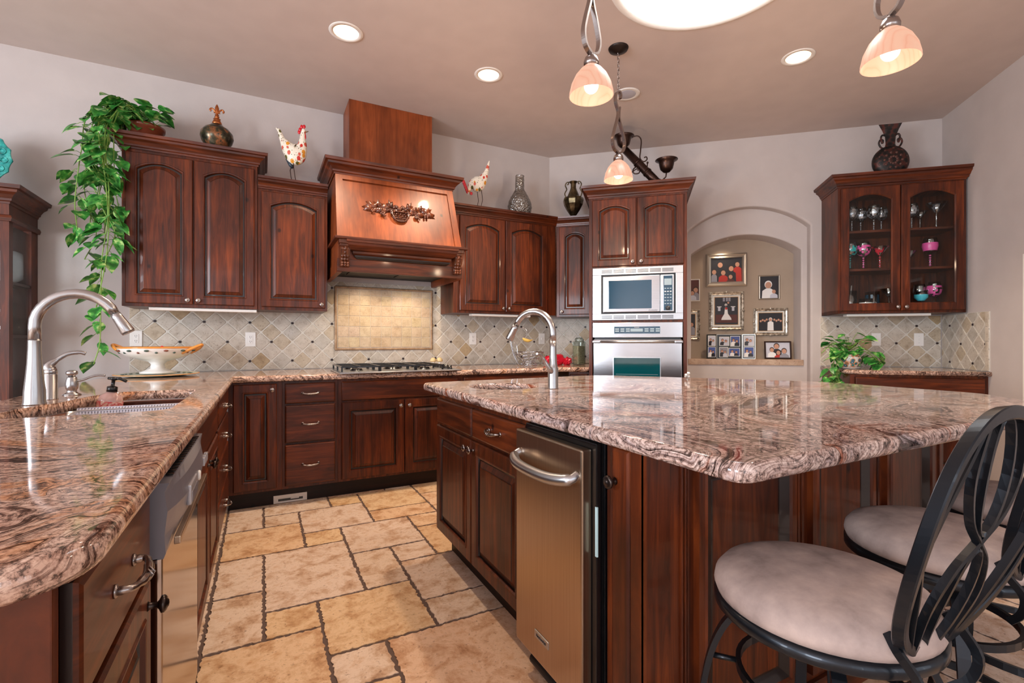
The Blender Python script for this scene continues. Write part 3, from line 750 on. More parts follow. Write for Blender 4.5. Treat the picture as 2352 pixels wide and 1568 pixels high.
# wall oven
t = thing('oven', 'stainless built-in wall oven with bar handle, below the microwave', 'oven', FB(TS0+.036, .56, TD))
ow, oh = .758, .754
mb = MB(); mb.box(0, ow, -.02, .03, .622, oh, STEEL, .003)
mb.box(.18, .578, -.023, -.018, .652, .722, STEELW, .001); mb.box(.185, .573, -.0245, -.02, .656, .718, BLUEGL, .001)
mb.box(.325, .43, -.0258, -.024, .673, .700, GREYPL)
for s in (.194, .240, .286, .444, .490, .536):
    for q in range(2): mb.box(s, s+.034, -.0258, -.024, .672+q*.018, .684+q*.018, GREYPL)
cp = mb.build('control_panel', t)
text_part(cp, 'KitchenAid', .379, -.0250, .710, .009, WHITE)
mb = MB(); mb.box(.006, ow-.006, -.025, .03, .02, .604, STEEL, .004); dr = mb.build('door', t)
mb = MB(); mb.box(.175, .58, -.028, -.02, .14, .452, STEELW, .002); mb.box(.183, .572, -.030, -.02, .148, .444, TEALGL, .002); mb.box(.2, .555, -.0305, -.029, .30, .302, GREYPL); mb.build('door_window', dr)
mb = MB(); mb.tube([(.04, -.062, .585), (ow/2, -.066, .585), (ow-.04, -.062, .585)], .0125, STEELW, 12)
for s in (.035, ow-.035): mb.box(s-.034, s+.034, -.078, -.024, .572, .598, STEEL, .008)
mb.build('handle', dr)
mb = MB(); mb.box(0, ow, -.012, .5, 0, .018, BLACK); mb.box(.01, ow-.01, .03, .55, .02, .74, DKGREY); mb.build('chassis', t)

# ================================================================== glass-door cabinet
GD = .385; G0, G1 = 2.612, 3.552
t = thing('display_cabinet', 'cherry wall cabinet with two glass doors full of painted wine glasses', 'cabinet', FB(G0, UZ))
w = G1-G0-.02; hh = 1.11
mb = MB(); mb.box(0, .02, -GD, -.001, 0, hh, WOOD); mb.box(w-.02, w, -GD, -.001, 0, hh, WOOD); mb.box(.02, w-.02, -.02, -.001, .02, hh, WOOD)
mb.box(0, w, -GD, -.001, 0, .03, WOOD); mb.box(.02, w-.02, -GD, -.001, hh-.05, hh, WOOD)
mb.box(.02, .035, -GD, -GD+.02, .03, hh-.05, WOOD); mb.box(w-.035, w-.02, -GD, -GD+.02, .03, hh-.05, WOOD); mb.build('body', t)
SHZ = (.372, .705)
for z in SHZ: mb = MB(); mb.box(.021, w-.021, -GD+.06, -.021, z, z+.02, WOODH, .002); mb.build('shelf', t)
for x0, x1, kx in ((.018, w/2-.003, w/2-.03), (w/2+.003, w-.018, w/2+.03)):
    mb = MB(); L = []
    for i, y, s in ((0, -GD, 0), (0, -GD-.015, 0), (.005, -GD-.02, 0), (.058, -GD-.02, .05), (.066, -GD-.012, .05), (.066, -GD, .05)):
        L.append(rloop(x0, x1, .02, hh-.03, i, y, s))
    mb.loops(L, WOOD); d = mb.build('door', t)
    g = MB(); g.loops([rloop(x0, x1, .02, hh-.03, .062, -GD-.008, .05), rloop(x0, x1, .02, hh-.03, .062, -GD-.004, .05)], PANE, cap0=True, cap1=True); g.build('glass_pane', d)
    knob(d, kx, -GD-.02, .05)
crown(t, 0, w, GD, hh-.02, 1.05, 1.0, (True, True))

# glassware inside
def wine(kind):
    if kind == 'wine': return [(.034, 0), (.034, .002), (.006, .006), (.004, .012), (.004, .085), (.012, .095), (.036, .115), (.043, .145), (.040, .175), (.034, .20), (.032, .20), (.038, .175), (.041, .145), (.034, .118), (.010, .099)]
    if kind == 'martini': return [(.036, 0), (.036, .002), (.005, .006), (.0035, .012), (.0035, .09), (.006, .095), (.052, .155), (.050, .155), (.004, .098)]
    if kind == 'tumbler': return [(.030, 0), (.034, .004), (.038, .12), (.036, .12), (.032, .008), (.0, .008)]
    if kind == 'goblet': return [(.032, 0), (.032, .003), (.008, .008), (.006, .05), (.016, .06), (.038, .085), (.040, .13), (.038, .13), (.036, .086), (.012, .064)]
    if kind == 'mug': return [(.04, 0), (.043, .004), (.043, .09), (.040, .09), (.040, .008), (0, .008)]
def glassware(nm, s, d, z, kind, paint, lbl, cat, pc=None, sc=1.0, stem=False, handle=False):
    t = thing(nm, lbl, cat, FB(G0+s, UZ+z+.0005, d), 'painted glasses in the display cabinet')
    sc *= 1.2
    pf = [(r*sc, q*sc) for r, q in wine(kind)]
    mb = MB(); mb.lathe(pf, GLASSW, 20, cap=False)
    if handle: mb.tube(bez((.042*sc, 0, .07*sc), (.075*sc, 0, .08*sc), (.075*sc, 0, .02*sc), (.042*sc, 0, .02*sc), 8), .005, GLASSW, 6)
    mb.build('glass', t)
    if pc:
        mb = MB()
        if paint == 'band':
            if kind in ('wine',): pr = [(.0365, .113), (.044, .145), (.042, .165)]
            elif kind == 'goblet': pr = [(.02, .064), (.0395, .086), (.0405, .108)]
            elif kind == 'mug': pr = [(.0435, .004), (.0438, .06)]
            else: pr = [(.02, .11), (.04, .139)]
            mb.lathe([(r*sc, q*sc) for r, q in pr], pc, 20, cap=False)
        rr = random.Random(int(s*1000))
        if paint == 'dots':      # irregular painted petals lying on the bowl
            if kind == 'wine': pr = [(.0125, .097), (.026, .106), (.0366, .115), (.0412, .130), (.0436, .145), (.0428, .158), (.0408, .172)]
            elif kind == 'martini': pr = [(.009, .098), (.020, .113), (.031, .128), (.042, .143), (.0515, .1545)]
            elif kind == 'goblet': pr = [(.018, .062), (.030, .074), (.0386, .086), (.0396, .105), (.0404, .122)]
            else: pr = [(.0345, .01), (.0358, .04), (.0368, .07), (.0378, .10)]
            g_ = MB(); g_.lathe([(r*sc+.0006, q*sc) for r, q in pr], pc, 20, cap=False)
            kill = [f for f in g_.bm.faces if rr.random() < (.42 if kind != 'martini' else .6)]
            bmesh.ops.delete(g_.bm, geom=kill, context='FACES')
            for f in list(g_.bm.faces):
                vs = [mb.bm.verts.new(v.co) for v in f.verts]; nf = mb.bm.faces.new(vs); nf.material_index = mb.mi(pc); nf.smooth = True
            g_.bm.free()
        if stem and kind != 'mug':
            for k in range(5): mb.lathe([(.0055*sc, (.015+.016*k)*sc), (.0062*sc, (.019+.016*k)*sc), (.0055*sc, (.023+.016*k)*sc)], pc, 8)
        lab(mb.build('painted_decoration', t), 'painted decoration on the glass')
    return t
PK = flat('pink_glass_paint', (232, 90, 160), .3); TL = flat('teal_glass_paint', (40, 180, 180), .3); RD = flat('red_glass_paint', (214, 40, 60), .3)
WH = flat('white_glass_paint', (232, 228, 222), .3); AQ = flat('aqua_glass_paint', (90, 206, 220), .3); SILV = flat('silver_glass_paint', (190, 190, 196), .25, .8)
z1, z2 = SHZ[0]+.02, SHZ[1]+.02
glassware('wine_glass', .135, .27, z1, 'wine', 'dots', 'wine glass painted teal, leftmost on the middle shelf', 'glass', TL, 1.0, True)
glassware('wine_glass', .245, .25, z1, 'wine', 'dots', 'wine glass with bright pink petals on the middle shelf, left door', 'glass', PK, 1.02, True)
glassware('martini_glass', .370, .25, z1, 'martini', 'dots', 'martini glass with red painted rim on the middle shelf, left door', 'glass', RD, 1.05, True)
glassware('wine_glass', .525, .24, z1, 'wine', 'band', 'frosted white wine glass beside the door split on the middle shelf', 'glass', WH, 1.05)
glassware('martini_glass', .625, .17, z1, 'martini', '', 'small clear cocktail glass on the middle shelf, right door', 'glass', None, .85)
glassware('wine_glass', .755, .22, z1, 'wine', 'band', 'wine glass with solid pink bowl on the middle shelf, right door', 'glass', PK, 1.08, True)
for i, (s, d) in enumerate(((.155, .25), (.255, .17), (.32, .26), (.41, .18), (.51, .25), (.61, .24))):
    glassware('wine_glass', s, d, z2, 'wine', 'dots', 'silver-dotted glass on the top shelf, '+['first from the left', 'second from the left', 'third from the left', 'fourth from the left', 'just right of the door split', 'second right of the door split'][i], 'glass', SILV, .95, True)
glassware('martini_glass', .70, .18, z2, 'martini', '', 'small clear stemmed glass on the top shelf beside the large martini glass', 'glass', None, .9)
glassware('martini_glass', .80, .22, z2, 'martini', 'dots', 'large martini glass with white foot at the right of the top shelf', 'glass', SILV, 1.2)
glassware('tumbler', .160, .19, .03, 'tumbler', '', 'tall clear tumbler holding a stirring rod on the bottom shelf', 'glass', None, 1.25)
glassware('glass_mug', .25, .29, .03, 'mug', 'band', 'short glass mug with white painted flowers on the bottom shelf', 'mug', WH, .95, handle=True)
glassware('tumbler', .35, .16, .03, 'tumbler', 'dots', 'dark teal tumbler behind the mug on the bottom shelf', 'glass', flat('dark_teal_paint', (20, 60, 80), .3), 1.2)
glassware('martini_glass', .43, .27, .03, 'martini', '', 'clear cocktail glass left of the door split on the bottom shelf', 'glass', None, 1.0)
glassware('brandy_glass', .545, .25, .03, 'goblet', 'dots', 'small round brandy glass right of the door split on the bottom shelf', 'glass', flat('amber_paint', (110, 50, 40), .3), 1.0)
glassware('goblet', .665, .27, .03, 'goblet', 'band', 'goblet with an aqua painted bowl on the bottom shelf', 'glass', AQ, 1.0)
glassware('wine_glass', .70, .17, .03, 'wine', '', 'clear wine glass behind the aqua goblet', 'glass', None, .95)
glassware('wine_glass', .785, .22, .03, 'wine', 'dots', 'wine glass with pink specks at the right of the bottom shelf', 'glass', PK, 1.0)
mb = MB(); mb.tube([(0, 0, .012), (.02, .01, .22)], .004, WH, 8); o = mb.build('stirring_rod', M=FB(G0+.160, UZ+.042, .19)); mark(o, 'white stirring rod standing in the tall tumbler', 'rod')

# ================================================================== backsplash
D_ = .1565
def splash(name, M, w, h, label, holes=(), base=TILEM, z_off=0, x_off=0, edge_trim=None, par=0):
    """diamond tiles on a grout slab; lattice vertex row at world z 1.144; checkerboard accent dots"""
    t = thing(name, label, 'backsplash', M)
    mb = MB(); 
    mb.box(0, w, -.006, -.0005, 0, h, TILEG); mb.build('grout_bed', t)
    mb = MB(); cl = mb.bm.loops.layers.float_color.new('tint'); k = mb.mi(base); rg = random.Random(int(w*100)+3)
    dots = MB(); nx = int(w/D_)+4; nz = int(h/D_)+4
    def clip(poly, x0, x1, z0, z1):
        for ax, lim, sg in ((0, x0, 1), (0, x1, -1), (1, z0, 1), (1, z1, -1)):
            out = []
            for i in range(len(poly)):
                a, b = poly[i-1], poly[i]; da, db_ = (a[ax]-lim)*sg, (b[ax]-lim)*sg
                if (da >= 0) != (db_ >= 0):
                    q = da/(da-db_); out.append((a[0]+(b[0]-a[0])*q, a[1]+(b[1]-a[1])*q))
                if db_ >= 0: out.append(b)
            poly = out
            if not poly: return []
        return poly
    for i in range(-2, nx):
        for j in range(-nz, nz):
            for hf in (0, 1):
                cx = x_off+(i+.5*(1-hf))*D_+(0 if hf else 0); cz = z_off+(j+.5*(hf))*D_
                # tile centres are offset from the lattice vertices
                r = D_/2-.0060; pts = []
                for q in range(4):
                    a = q*PI/2; a2 = (q+1)*PI/2; p0 = (math.cos(a), math.sin(a)); p1 = (math.cos(a2), math.sin(a2))
                    for u in (.07, .36, .64, .93):
                        e = rg.uniform(-.010, .006)
                        pts.append((cx+r*(p0[0]*(1-u)+p1[0]*u)*(1+e), cz+r*(p0[1]*(1-u)+p1[1]*u)*(1+e)))
                c = (1, 1, 1) if rg.random() < .7 else ((.90, .84, .74) if rg.random() < .5 else (.86, .88, .90))
                if rg.random() < .05: c = (.80, .66, .46)
                areas = [(.002, w-.002, .002, h-.002)]
                for hx0, hx1, hz0, hz1 in holes:
                    nw = []
                    for a in areas: nw += [(a[0], min(a[1], hx0), a[2], a[3]), (max(a[0], hx1), a[1], a[2], a[3]), (max(a[0], hx0), min(a[1], hx1), a[2], min(a[3], hz0)), (max(a[0], hx0), min(a[1], hx1), max(a[2], hz1), a[3])]
                    areas = [a for a in nw if a[1]-a[0] > .002 and a[3]-a[2] > .002]
                for a in areas:
                    pl = clip(pts, *a)
                    if len(pl) < 3: continue
                    L0 = [(x, -.006, z) for x, z in pl]; mx = sum(p[0] for p in pl)/len(pl); mz = sum(p[1] for p in pl)/len(pl)
                    L1 = [(x+(mx-x)*.05, -.0095, z+(mz-z)*.05) for x, z in pl]
                    R0 = [mb.bm.verts.new(p) for p in L0]; R1 = [mb.bm.verts.new(p) for p in L1]; fs = []
                    for q in range(len(pl)): fs.append(mb.bm.faces.new((R0[q], R0[(q+1) % len(pl)], R1[(q+1) % len(pl)], R1[q])))
                    fs.append(mb.bm.faces.new(R1))
                    for f in fs:
                        f.material_index = k
                        for l in f.loops: l[cl] = (*c, 1)
            if (i+j+par) % 2 == 0:
                x, z = x_off+i*D_, z_off+j*D_
                if .012 < x < w-.012 and .01 < z < h-.01 and not any(a-.008 < x < b+.008 and c_-.008 < z < d_+.008 for a, b, c_, d_ in holes):
                    dots.box(x-.009, x+.009, -.0115, -.005, z-.009, z+.009, DOTM, .002)
    bmesh.ops.recalc_face_normals(mb.bm, faces=mb.bm.faces)
    mb.build('stone_tiles', t); lab(dots.build('accent_dots', t), 'small dark square accent inserts')
    return t
CZ = .914
# north wall: lattice column at x=-.092 (dot rows z 1.144 ± .158)
PX0, PX1, PZ0, PZ1 = .553, 1.443, 1.066, 1.634
X0 = -.871
t = splash('tile_backsplash', FA(X0, CZ+.002), 2.765+.871, 1.67-CZ, 'diamond-laid beige stone backsplash with dark dots behind the range', [(PX0-X0, PX1-X0, PZ0-CZ, PZ1-CZ)], z_off=1.144-CZ-.002, x_off=-.092+.871-5*D_*1, par=0)
mb = MB()   # framed straight-laid panel
cl = mb.bm.loops.layers.float_color.new('tint'); k = mb.mi(TILEW); rg = random.Random(11)
for i in range(9):
    for j in range(6):
        x0 = PX0+.028+i*.0945; z0 = PZ0+.026+j*.0935; x1 = min(x0+.092, PX1-.026); zz = min(z0+.091, PZ1-.024)
        if x1-x0 < .01 or zz-z0 < .01: continue
        L0 = [(x0, 0, z0), (x1, 0, z0), (x1, 0, zz), (x0, 0, zz)]; L1 = [(x0+.003, -.004, z0+.003), (x1-.003, -.004, z0+.003), (x1-.003, -.004, zz-.003), (x0+.003, -.004, zz-.003)]
        A = [mb.bm.verts.new((p[0]-X0, p[1]-.006, p[2]-CZ)) for p in L0]; B_ = [mb.bm.verts.new((p[0]-X0, p[1]-.006, p[2]-CZ)) for p in L1]
        c = (1, 1-.05*rg.random(), 1-.14*rg.random())
        fs = [mb.bm.faces.new((A[q], A[(q+1) % 4], B_[(q+1) % 4], B_[q])) for q in range(4)]+[mb.bm.faces.new(B_)]
        for f in fs:
            f.material_index = k
            for l in f.loops: l[cl] = (*c, 1)
lab(mb.build('range_panel_tiles', t), 'straight-laid square tiles of the framed panel')
mb = MB(); ROPE = stone_mat('rope_liner_stone', [(.3, (128, 98, 70)), (.5, (168, 136, 104)), (.7, (190, 162, 130))], 20, False, .5)
a0, a1, b0, b1 = PX0-X0, PX1-X0, PZ0-CZ, PZ1-CZ
for p, q in (((a0, b0), (a1, b0)), ((a1, b0), (a1, b1)), ((a1, b1), (a0, b1)), ((a0, b1), (a0, b0))):
    ux, uz = (q[0]-p[0]), (q[1]-p[1]); L = math.hypot(ux, uz); ux /= L; uz /= L; nx_, nz_ = -uz*.011, ux*.011
    n_ = int(L/.008); mb.tube([(p[0]+nx_+ux*(.006+(L-.012)*i/n_), -.010, p[1]+nz_+uz*(.006+(L-.012)*i/n_)) for i in range(n_+1)], [.010+.0012*(i % 2) for i in range(n_+1)], ROPE, 8)
lab(mb.build('panel_frame', t), 'tan stone rope border around the panel')
# rear face above the splash behind the hood is wall; north-east pieces
splash('tile_backsplash', FB(0.006, CZ+.002), TS0-.008, 1.39-CZ, 'short stretch of diamond tile backsplash between the room corner and the oven tower', z_off=1.144-CZ-.002, x_off=.232-.006-D_, par=1)
splash('tile_backsplash', FB(2.60, CZ+.002), LB-2.60-.012, 1.378-CZ, 'diamond tile backsplash under the glass-door cabinet', z_off=1.131-CZ-.002, x_off=2.899-2.60-D_, par=0+1)
t = splash('tile_backsplash', FC(.012, CZ+.002), .632, 1.378-CZ, 'diamond tile backsplash on the east return wall beside the glass-door cabinet', z_off=1.127-CZ-.002, x_off=.289-.012-D_, par=1)
for j in range(4):
    mb = MB(); mb.box(.594, .630, -.013, -.009, .004+j*.115, .116+j*.115, TILEM, .002)
    cl = mb.bm.loops.layers.float_color.new('tint')
    for f in mb.bm.faces:
        for l in f.loops: l[cl] = (1.05, 1.03, 1, 1)
    mb.build('border_tile', t)

# ================================================================== outlets and switches
def outlet(M, lbl, kind='outlet'):
    t = thing(kind if kind != 'outlet' else 'wall_outlet', lbl, 'outlet' if kind == 'outlet' else 'switch', M)
    mb = MB(); mb.box(-.037, .037, -.0155, -.0085, -.058, .058, WHITE, .003); mb.build('cover_plate', t)
    mb = MB()
    if kind == 'outlet':
        mb.box(-.017, .017, -.0175, -.015, -.034, .034, WHITE, .002)
        for z in (-.018, .018):
            for x in (-.006, .006): mb.box(x-.0012, x+.0012, -.0185, -.0174, z-.002, z+.006, DKGREY)
            mb.lathe([(.0022, 0), (.0022, .001)], DKGREY, 8, M=Matrix.Translation((0, -.0175, z-.008)) @ Matrix.Rotation(PI/2, 4, 'X'))
        mb.build('socket', t)
    else:
        mb.box(-.005, .005, -.024, -.015, -.009, .009, WHITE, .002)
        for z in (-.03, .03): mb.lathe([(.002, 0), (.002, .001)], GREYPL, 8, M=Matrix.Translation((0, -.0155, z)) @ Matrix.Rotation(PI/2, 4, 'X'))
        mb.build('toggle', t)
outlet(FA(-.829, 1.169), 'white double outlet at the left end of the backsplash behind the footed bowl')
outlet(FA(-.087, 1.164), 'white double outlet between the footed bowl and the cooktop')
outlet(FA(1.86, 1.174), 'white double outlet just right of the range panel')
outlet(FA(2.66, 1.176), 'white wall switch near the room corner behind the island faucet', 'light_switch')
outlet(FB(3.053, 1.166), 'left white wall switch under the glass-door cabinet', 'light_switch')
outlet(FB(3.384, 1.164), 'right white wall switch under the glass-door cabinet', 'light_switch')
outlet(FC(.40, .62), 'white outlet low on the east wall', 'outlet') if False else None

# ================================================================== worktops
def offset_poly(P, d):
    n = len(P); out = []
    for i in range(n):
        a = Vector(P[i])-Vector(P[i-1]); b = Vector(P[(i+1) % n])-Vector(P[i]); a.normalize(); b.normalize()
        na, nb = Vector((-a.y, a.x)), Vector((-b.y, b.x)); q = na+nb; q.normalize(); q /= max(.3, q.dot(na))
        out.append((P[i][0]+q.x*d, P[i][1]+q.y*d))
    return out   # inward for CCW polygons
def round_poly(P, R, n=8):
    out = []
    for i in range(len(P)):
        r = R[i]; p = Vector(P[i])
        if r <= 0: out.append(tuple(p)); continue
        a = (Vector(P[i-1])-p).normalized(); b = (Vector(P[(i+1) % len(P)])-p).normalized()
        ang = a.angle(b); d = r/math.tan(ang/2); p0, p1 = p+a*d, p+b*d; 
        c = p+(a+b).normalized()*(r/math.sin(ang/2)); a0 = math.atan2(p0.y-c.y, p0.x-c.x); a1 = math.atan2(p1.y-c.y, p1.x-c.x)
        da = (a1-a0+PI) % (2*PI)-PI
        for k in range(n+1): out.append((c.x+r*math.cos(a0+da*k/n), c.y+r*math.sin(a0+da*k/n)))
    return out
def worktop(name, P, mat, label, holes=(), th=.042, zt=CZ):
    mb = MB(); r = th/2; L = []
    for k in range(9):
        a = -PI/2+PI*k/8; q = offset_poly(P, r*.75*(1-math.cos(a))); L.append([(x, y, zt-r+r*math.sin(a)) for x, y in q])
    mb.loops(L, mat, smooth=True)
    top = [(x, y) for x, y, z in L[-1]]; bot = [(x, y) for x, y, z in L[0]]
    mb.poly_z(top, zt, zt, mat, holes); mb.poly_z(bot, zt-th, zt-th, mat, holes)
    for h in holes:
        hh2 = offset_poly(h, 0); mb.loops([[(x, y, zt) for x, y in h], [(x, y, zt-th) for x, y in h]], mat, smooth=True)
    bmesh.ops.remove_doubles(mb.bm, verts=mb.bm.verts, dist=1e-5); bmesh.ops.recalc_face_normals(mb.bm, faces=mb.bm.faces)
    o = mb.build(name); return mark(o, label, 'countertop')
bt = COR+dB*(TS0-.002)+nB*.79; bw = COR+dB*(TS0-.002)+nB*.003; bc = (2.40, 3.648)
# CCW outline
P = [(-.17, .665), (-.17, 3.655), bc, (bt.x, bt.y), (bw.x, bw.y), (2.763, YA-.003), (-.93, YA-.003), (-.93, .665)]
P = round_poly(P, [.10, .01, 0, 0, 0, 0, .0, .12])
sink_cut = round_poly([(-.283, 1.985), (-.278, 2.79), (-.60, 2.80), (-.655, 2.62), (-.685, 2.42), (-.755, 2.24), (-.765, 1.985)][::1], [.07, .07, .10, .05, .05, .08, .07])
worktop('granite_worktop', P, GRANITE_L, 'long L-shaped granite worktop carrying the main sink and cooktop', [sink_cut])
IP = round_poly([(.80, .595), (2.55, .60), (2.88, .93), (2.90, 1.62), (2.10, 2.69), (.80, 2.655)], [.045, .30, .2, .45, .35, .05])
isl_c = (1.112, 2.235); isl_r = .178
isl_cut = circ(*isl_c, isl_r, 40)
worktop('island_worktop', IP, GRANITE_I, 'large polished swirled granite island worktop with bullnose edge', [isl_cut])
rb = lambda s, d: tuple((COR+dB*s+nB*d)[:2])
RP = [rb(2.60, .003), rb(2.575, .40), rb(2.585, .53), rb(2.66, .62), rb(2.80, .655), rb(LB-.012, .665), rb(LB-.012, .003)]
RP = round_poly(RP, [0, .1, .08, .08, .1, 0, 0])
ar = sum(RP[i-1][0]*RP[i][1]-RP[i][0]*RP[i-1][1] for i in range(len(RP)))
if ar < 0: RP = RP[::-1]
for chk in ('x',):
    pass
worktop('bar_worktop', RP, GRANITE_L, 'narrow granite counter under the glass-door cabinet', [], .036)

# ================================================================== base cabinets, north wall
BD = .725   # front plane of face frames from the north wall (y 3.705)
ZT = CZ-.044; ZB = .115
t = thing('base_cabinet', 'narrow base cabinet with one tall door in the inner corner', 'cabinet', FA(-.205, 0))
cab_body(t, 0, .325, BD, ZB, ZT, .065)
door_part(t, .03, .292, ZB+.02, ZT-.015, -BD-.021, 0, (.262, ZT-.055))
t = thing('base_cabinet', 'three-drawer base cabinet between the corner and the cooktop', 'cabinet', FA(.12, 0))
cab_body(t, 0, .37, BD, ZB, ZT, .065)
for z0, z1 in ((.712, .852), (.437, .698), (.135, .423)): drawer_part(t, .018, .348, z0, z1, -BD-.02)
t = thing('base_cabinet', 'wide base cabinet under the cooktop with two raised-panel doors', 'cabinet', FA(.49, 0))
cab_body(t, 0, .958, BD, ZB, ZT, .065)
drawer_part(t, .024, .934, .712, .852, -BD-.02, False)
door_part(t, .024, .485, .135, .698, -BD-.021, 0, (.455, .655)); door_part(t, .493, .934, .135, .698, -BD-.021, 0, (.523, .655))
t = thing('base_cabinet', 'base cabinet right of the cooktop, mostly hidden by the island', 'cabinet', FA(1.448, 0))
cab_body(t, 0, .93, BD, ZB, ZT, .065)
drawer_part(t, .024, .90, .712, .852, -BD-.02, True); door_part(t, .024, .46, .135, .698, -BD-.021); door_part(t, .468, .90, .135, .698, -BD-.021)
t = thing('base_cabinet', 'small angled base cabinet left of the oven tower', 'cabinet', FB(.318, 0))
cab_body(t, 0, TS0-.318-.006, BD+.02, ZB, ZT, .065); raised = drawer_part(t, .01, TS0-.318-.016, .712, .852, -BD-.04, False)
# floor register in the toe kick
t = thing('floor_register', 'white metal air register set in the toe kick below the drawers', 'vent', FA(.067, .003, BD-.065))
mb = MB(); mb.box(0, .218, -.008, -.001, 0, .056, WHITET, .002); mb.build('faceplate', t)
mb = MB(); mb.box(.03, .19, -.0095, -.007, .014, .030, BLACK); mb.build('slot', t)
mb = MB(); mb.box(.11, .165, -.0115, -.009, .022, .032, WHITE, .001); mb.build('damper_lever', t)

# ================================================================== left run (fronts face east)
LX = -.215; LD = .66
def left_cab(y0, y1, lbl, name='base_cabinet'):
    t = thing(name, lbl, 'cabinet', FL(y0, 0, LX)); w = y1-y0
    mb = MB(); mb.box(0, w, 0, LD, ZB, ZT, WOOD, .002); mb.build('body', t)
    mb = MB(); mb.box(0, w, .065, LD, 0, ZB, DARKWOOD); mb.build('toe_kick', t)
    return t, w
t, w = left_cab(.74, 1.168, 'nearest base cabinet with drawer and door at the end of the sink run')
drawer_part(t, .012, w-.014, .700, .858, -.021, True, wide=.115)
d = door_part(t, .012, w-.014, .135, .686, -.022, 0, (w-.045, .645), kmat=BRONZE)
mb = MB(); mb.box(-.02, -.0, -.004, LD, 0, ZT, WOOD, .002); mb.build('end_panel', t)
t, w = left_cab(1.80, 2.76, 'sink base cabinet with two doors beyond the dishwasher')
bpy.data.objects.remove(t.children[0], do_unlink=True)
mb = MB(); mb.box(0, w, 0, .02, ZB, ZT, WOOD); mb.box(0, .02, .02, LD, ZB, ZT, WOOD); mb.box(w-.02, w, .02, LD, ZB, ZT, WOOD); mb.box(.02, w-.02, .02, LD, ZB, ZB+.02, WOOD); mb.box(.02, w-.02, LD-.02, LD, ZB+.02, ZT, WOOD); mb.build('body', t)
drawer_part(t, .02, w-.02, .712, .852, -.02, False)
door_part(t, .02, w/2-.004, .135, .698, -.021, 0, (w/2-.035, .655), kmat=BRONZE); door_part(t, w/2+.004, w-.02, .135, .698, -.021, 0, (w/2+.035, .655), kmat=BRONZE)
t, w = left_cab(2.762, 3.70, 'four-drawer base cabinet next to the inner corner')
for z0, z1 in ((.715, .852), (.530, .700), (.335, .515), (.135, .320)): drawer_part(t, .04, .80, z0, z1, -.02)
mb = MB(); mb.box(0, .1, LD+.002, LD+.05, 0, ZT, WOOD)
o = MB(); o.box(-.902, -.878, .76, 3.9, 0, ZT-.0, WOOD, .002); mark(o.build('peninsula_back_panel'), 'long cherry panel closing the dining side of the sink run', 'panel')
# dishwasher
t = thing('dishwasher', 'stainless dishwasher with grey control panel in the sink run', 'dishwasher', FL(1.186, 0, LX))
w = .605
mb = MB(); mb.box(.004, w-.004, 0, .56, .10, ZT-.004, DKGREY); mb.box(.004, w-.004, .04, .5, .0, .10, BLACK); mb.build('tub', t)
mb = MB(); mb.box(.004, w-.004, -.034, -.001, .105, .715, DWDOOR, .008); mb.build('door', t)
mb = MB()
sec = [(-.001, .705), (-.036, .705), (-.040, .715), (-.058, .752), (-.066, .80), (-.058, .84), (-.046, .858), (-.001, .862)]
nY = 13; L = []
for i in range(nY):
    u = i/(nY-1); bul = 1-.35*abs(2*u-1)**3
    L.append([(.004+(w-.008)*u, y*(bul if y < -.05 else 1), z) for y, z in sec])
mb.loops(L, DWGREY, cap0=True, cap1=True, smooth=False)
for k in range(16): mb.box(.06+k*.03, .075+k*.03, -.045, -.018, .8615, .8635, BLACK)
cpn = mb.build('control_panel', t)
mb = MB(); mb.box(.15, .27, -.068, -.058, .765, .812, DWLITE, .004); mb.box(.160, .262, -.0695, -.066, .770, .795, DWGREY, .002); mb.build('latch_handle', cpn)
mb = MB(); mb.lathe([(.013, 0), (.013, .004), (.010, .006), (0, .006)], WHITE, 20, M=Matrix.Translation((.315, -.064, .795)) @ Matrix.Rotation(PI/2, 4, 'X')); mb.build('dial', cpn)
mb = MB()
for k in range(3): mb.box(.46+k*.035, .482+k*.035, -.066, -.056, .785, .791+.018, DWLITE, .002)
mb.build('buttons', cpn)
mb = MB(); mb.box(.03, w-.03, -.062, -.05, .722, .738, STEELD, .002); mb.build('trim_strip', cpn)

# ================================================================== main sink
t = thing('kitchen_sink', 'double-bowl stainless undermount sink in the left granite worktop', 'sink', (-.5, 2.4, CZ))
def bowl(outline, depth, mb, z0=-.040):
    L = [[(x+.5, y-2.4, z0) for x, y in offset_poly(outline, -.012)], [(x+.5, y-2.4, z0) for x, y in outline]]
    for k in range(1, 7):
        a = k/6; L.append([(x+.5, y-2.4, z0-depth*min(1, a*1.15)) if a < .8 else (x+.5, y-2.4, z0-depth) for x, y in offset_poly(outline, .004*a+(.03*(a-.8)/.2 if a > .8 else 0))])
    mb.loops(L, STEEL, cap1=True, smooth=True)
near = round_poly([(-.29, 1.99), (-.285, 2.47), (-.665, 2.47), (-.755, 2.24), (-.76, 1.99)], [.06, .04, .05, .1, .06])
far = round_poly([(-.285, 2.51), (-.282, 2.785), (-.60, 2.795), (-.64, 2.66), (-.655, 2.51)], [.04, .07, .1, .04, .04])
mb = MB(); bowl(near, .20, mb); b1 = mb.build('bowl', t)
mb = MB(); bowl(far, .17, mb); b2 = mb.build('bowl', t)
mb = MB(); mb.box(-.665+.5, -.285+.5, .073, .108, -.052, -.042, STEEL, .003); mb.build('divider', t)
for b, x, y, z in ((b1, -.5, 2.2, -.2385), (b2, -.46, 2.65, -.2085)):
    mb = MB(); mb.lathe([(.045, 0), (.045, .003), (.035, .004), (.03, .001), (0, .001)], NICKEL, 24, (x+.5, y-2.4, z)); mb.build('drain', b)
mb = MB()
for i in range(11): mb.tube([(-.60+.031*i, 2.54, .735), (-.60+.031*i, 2.76, .735)], .0022, NICKEL, 6)
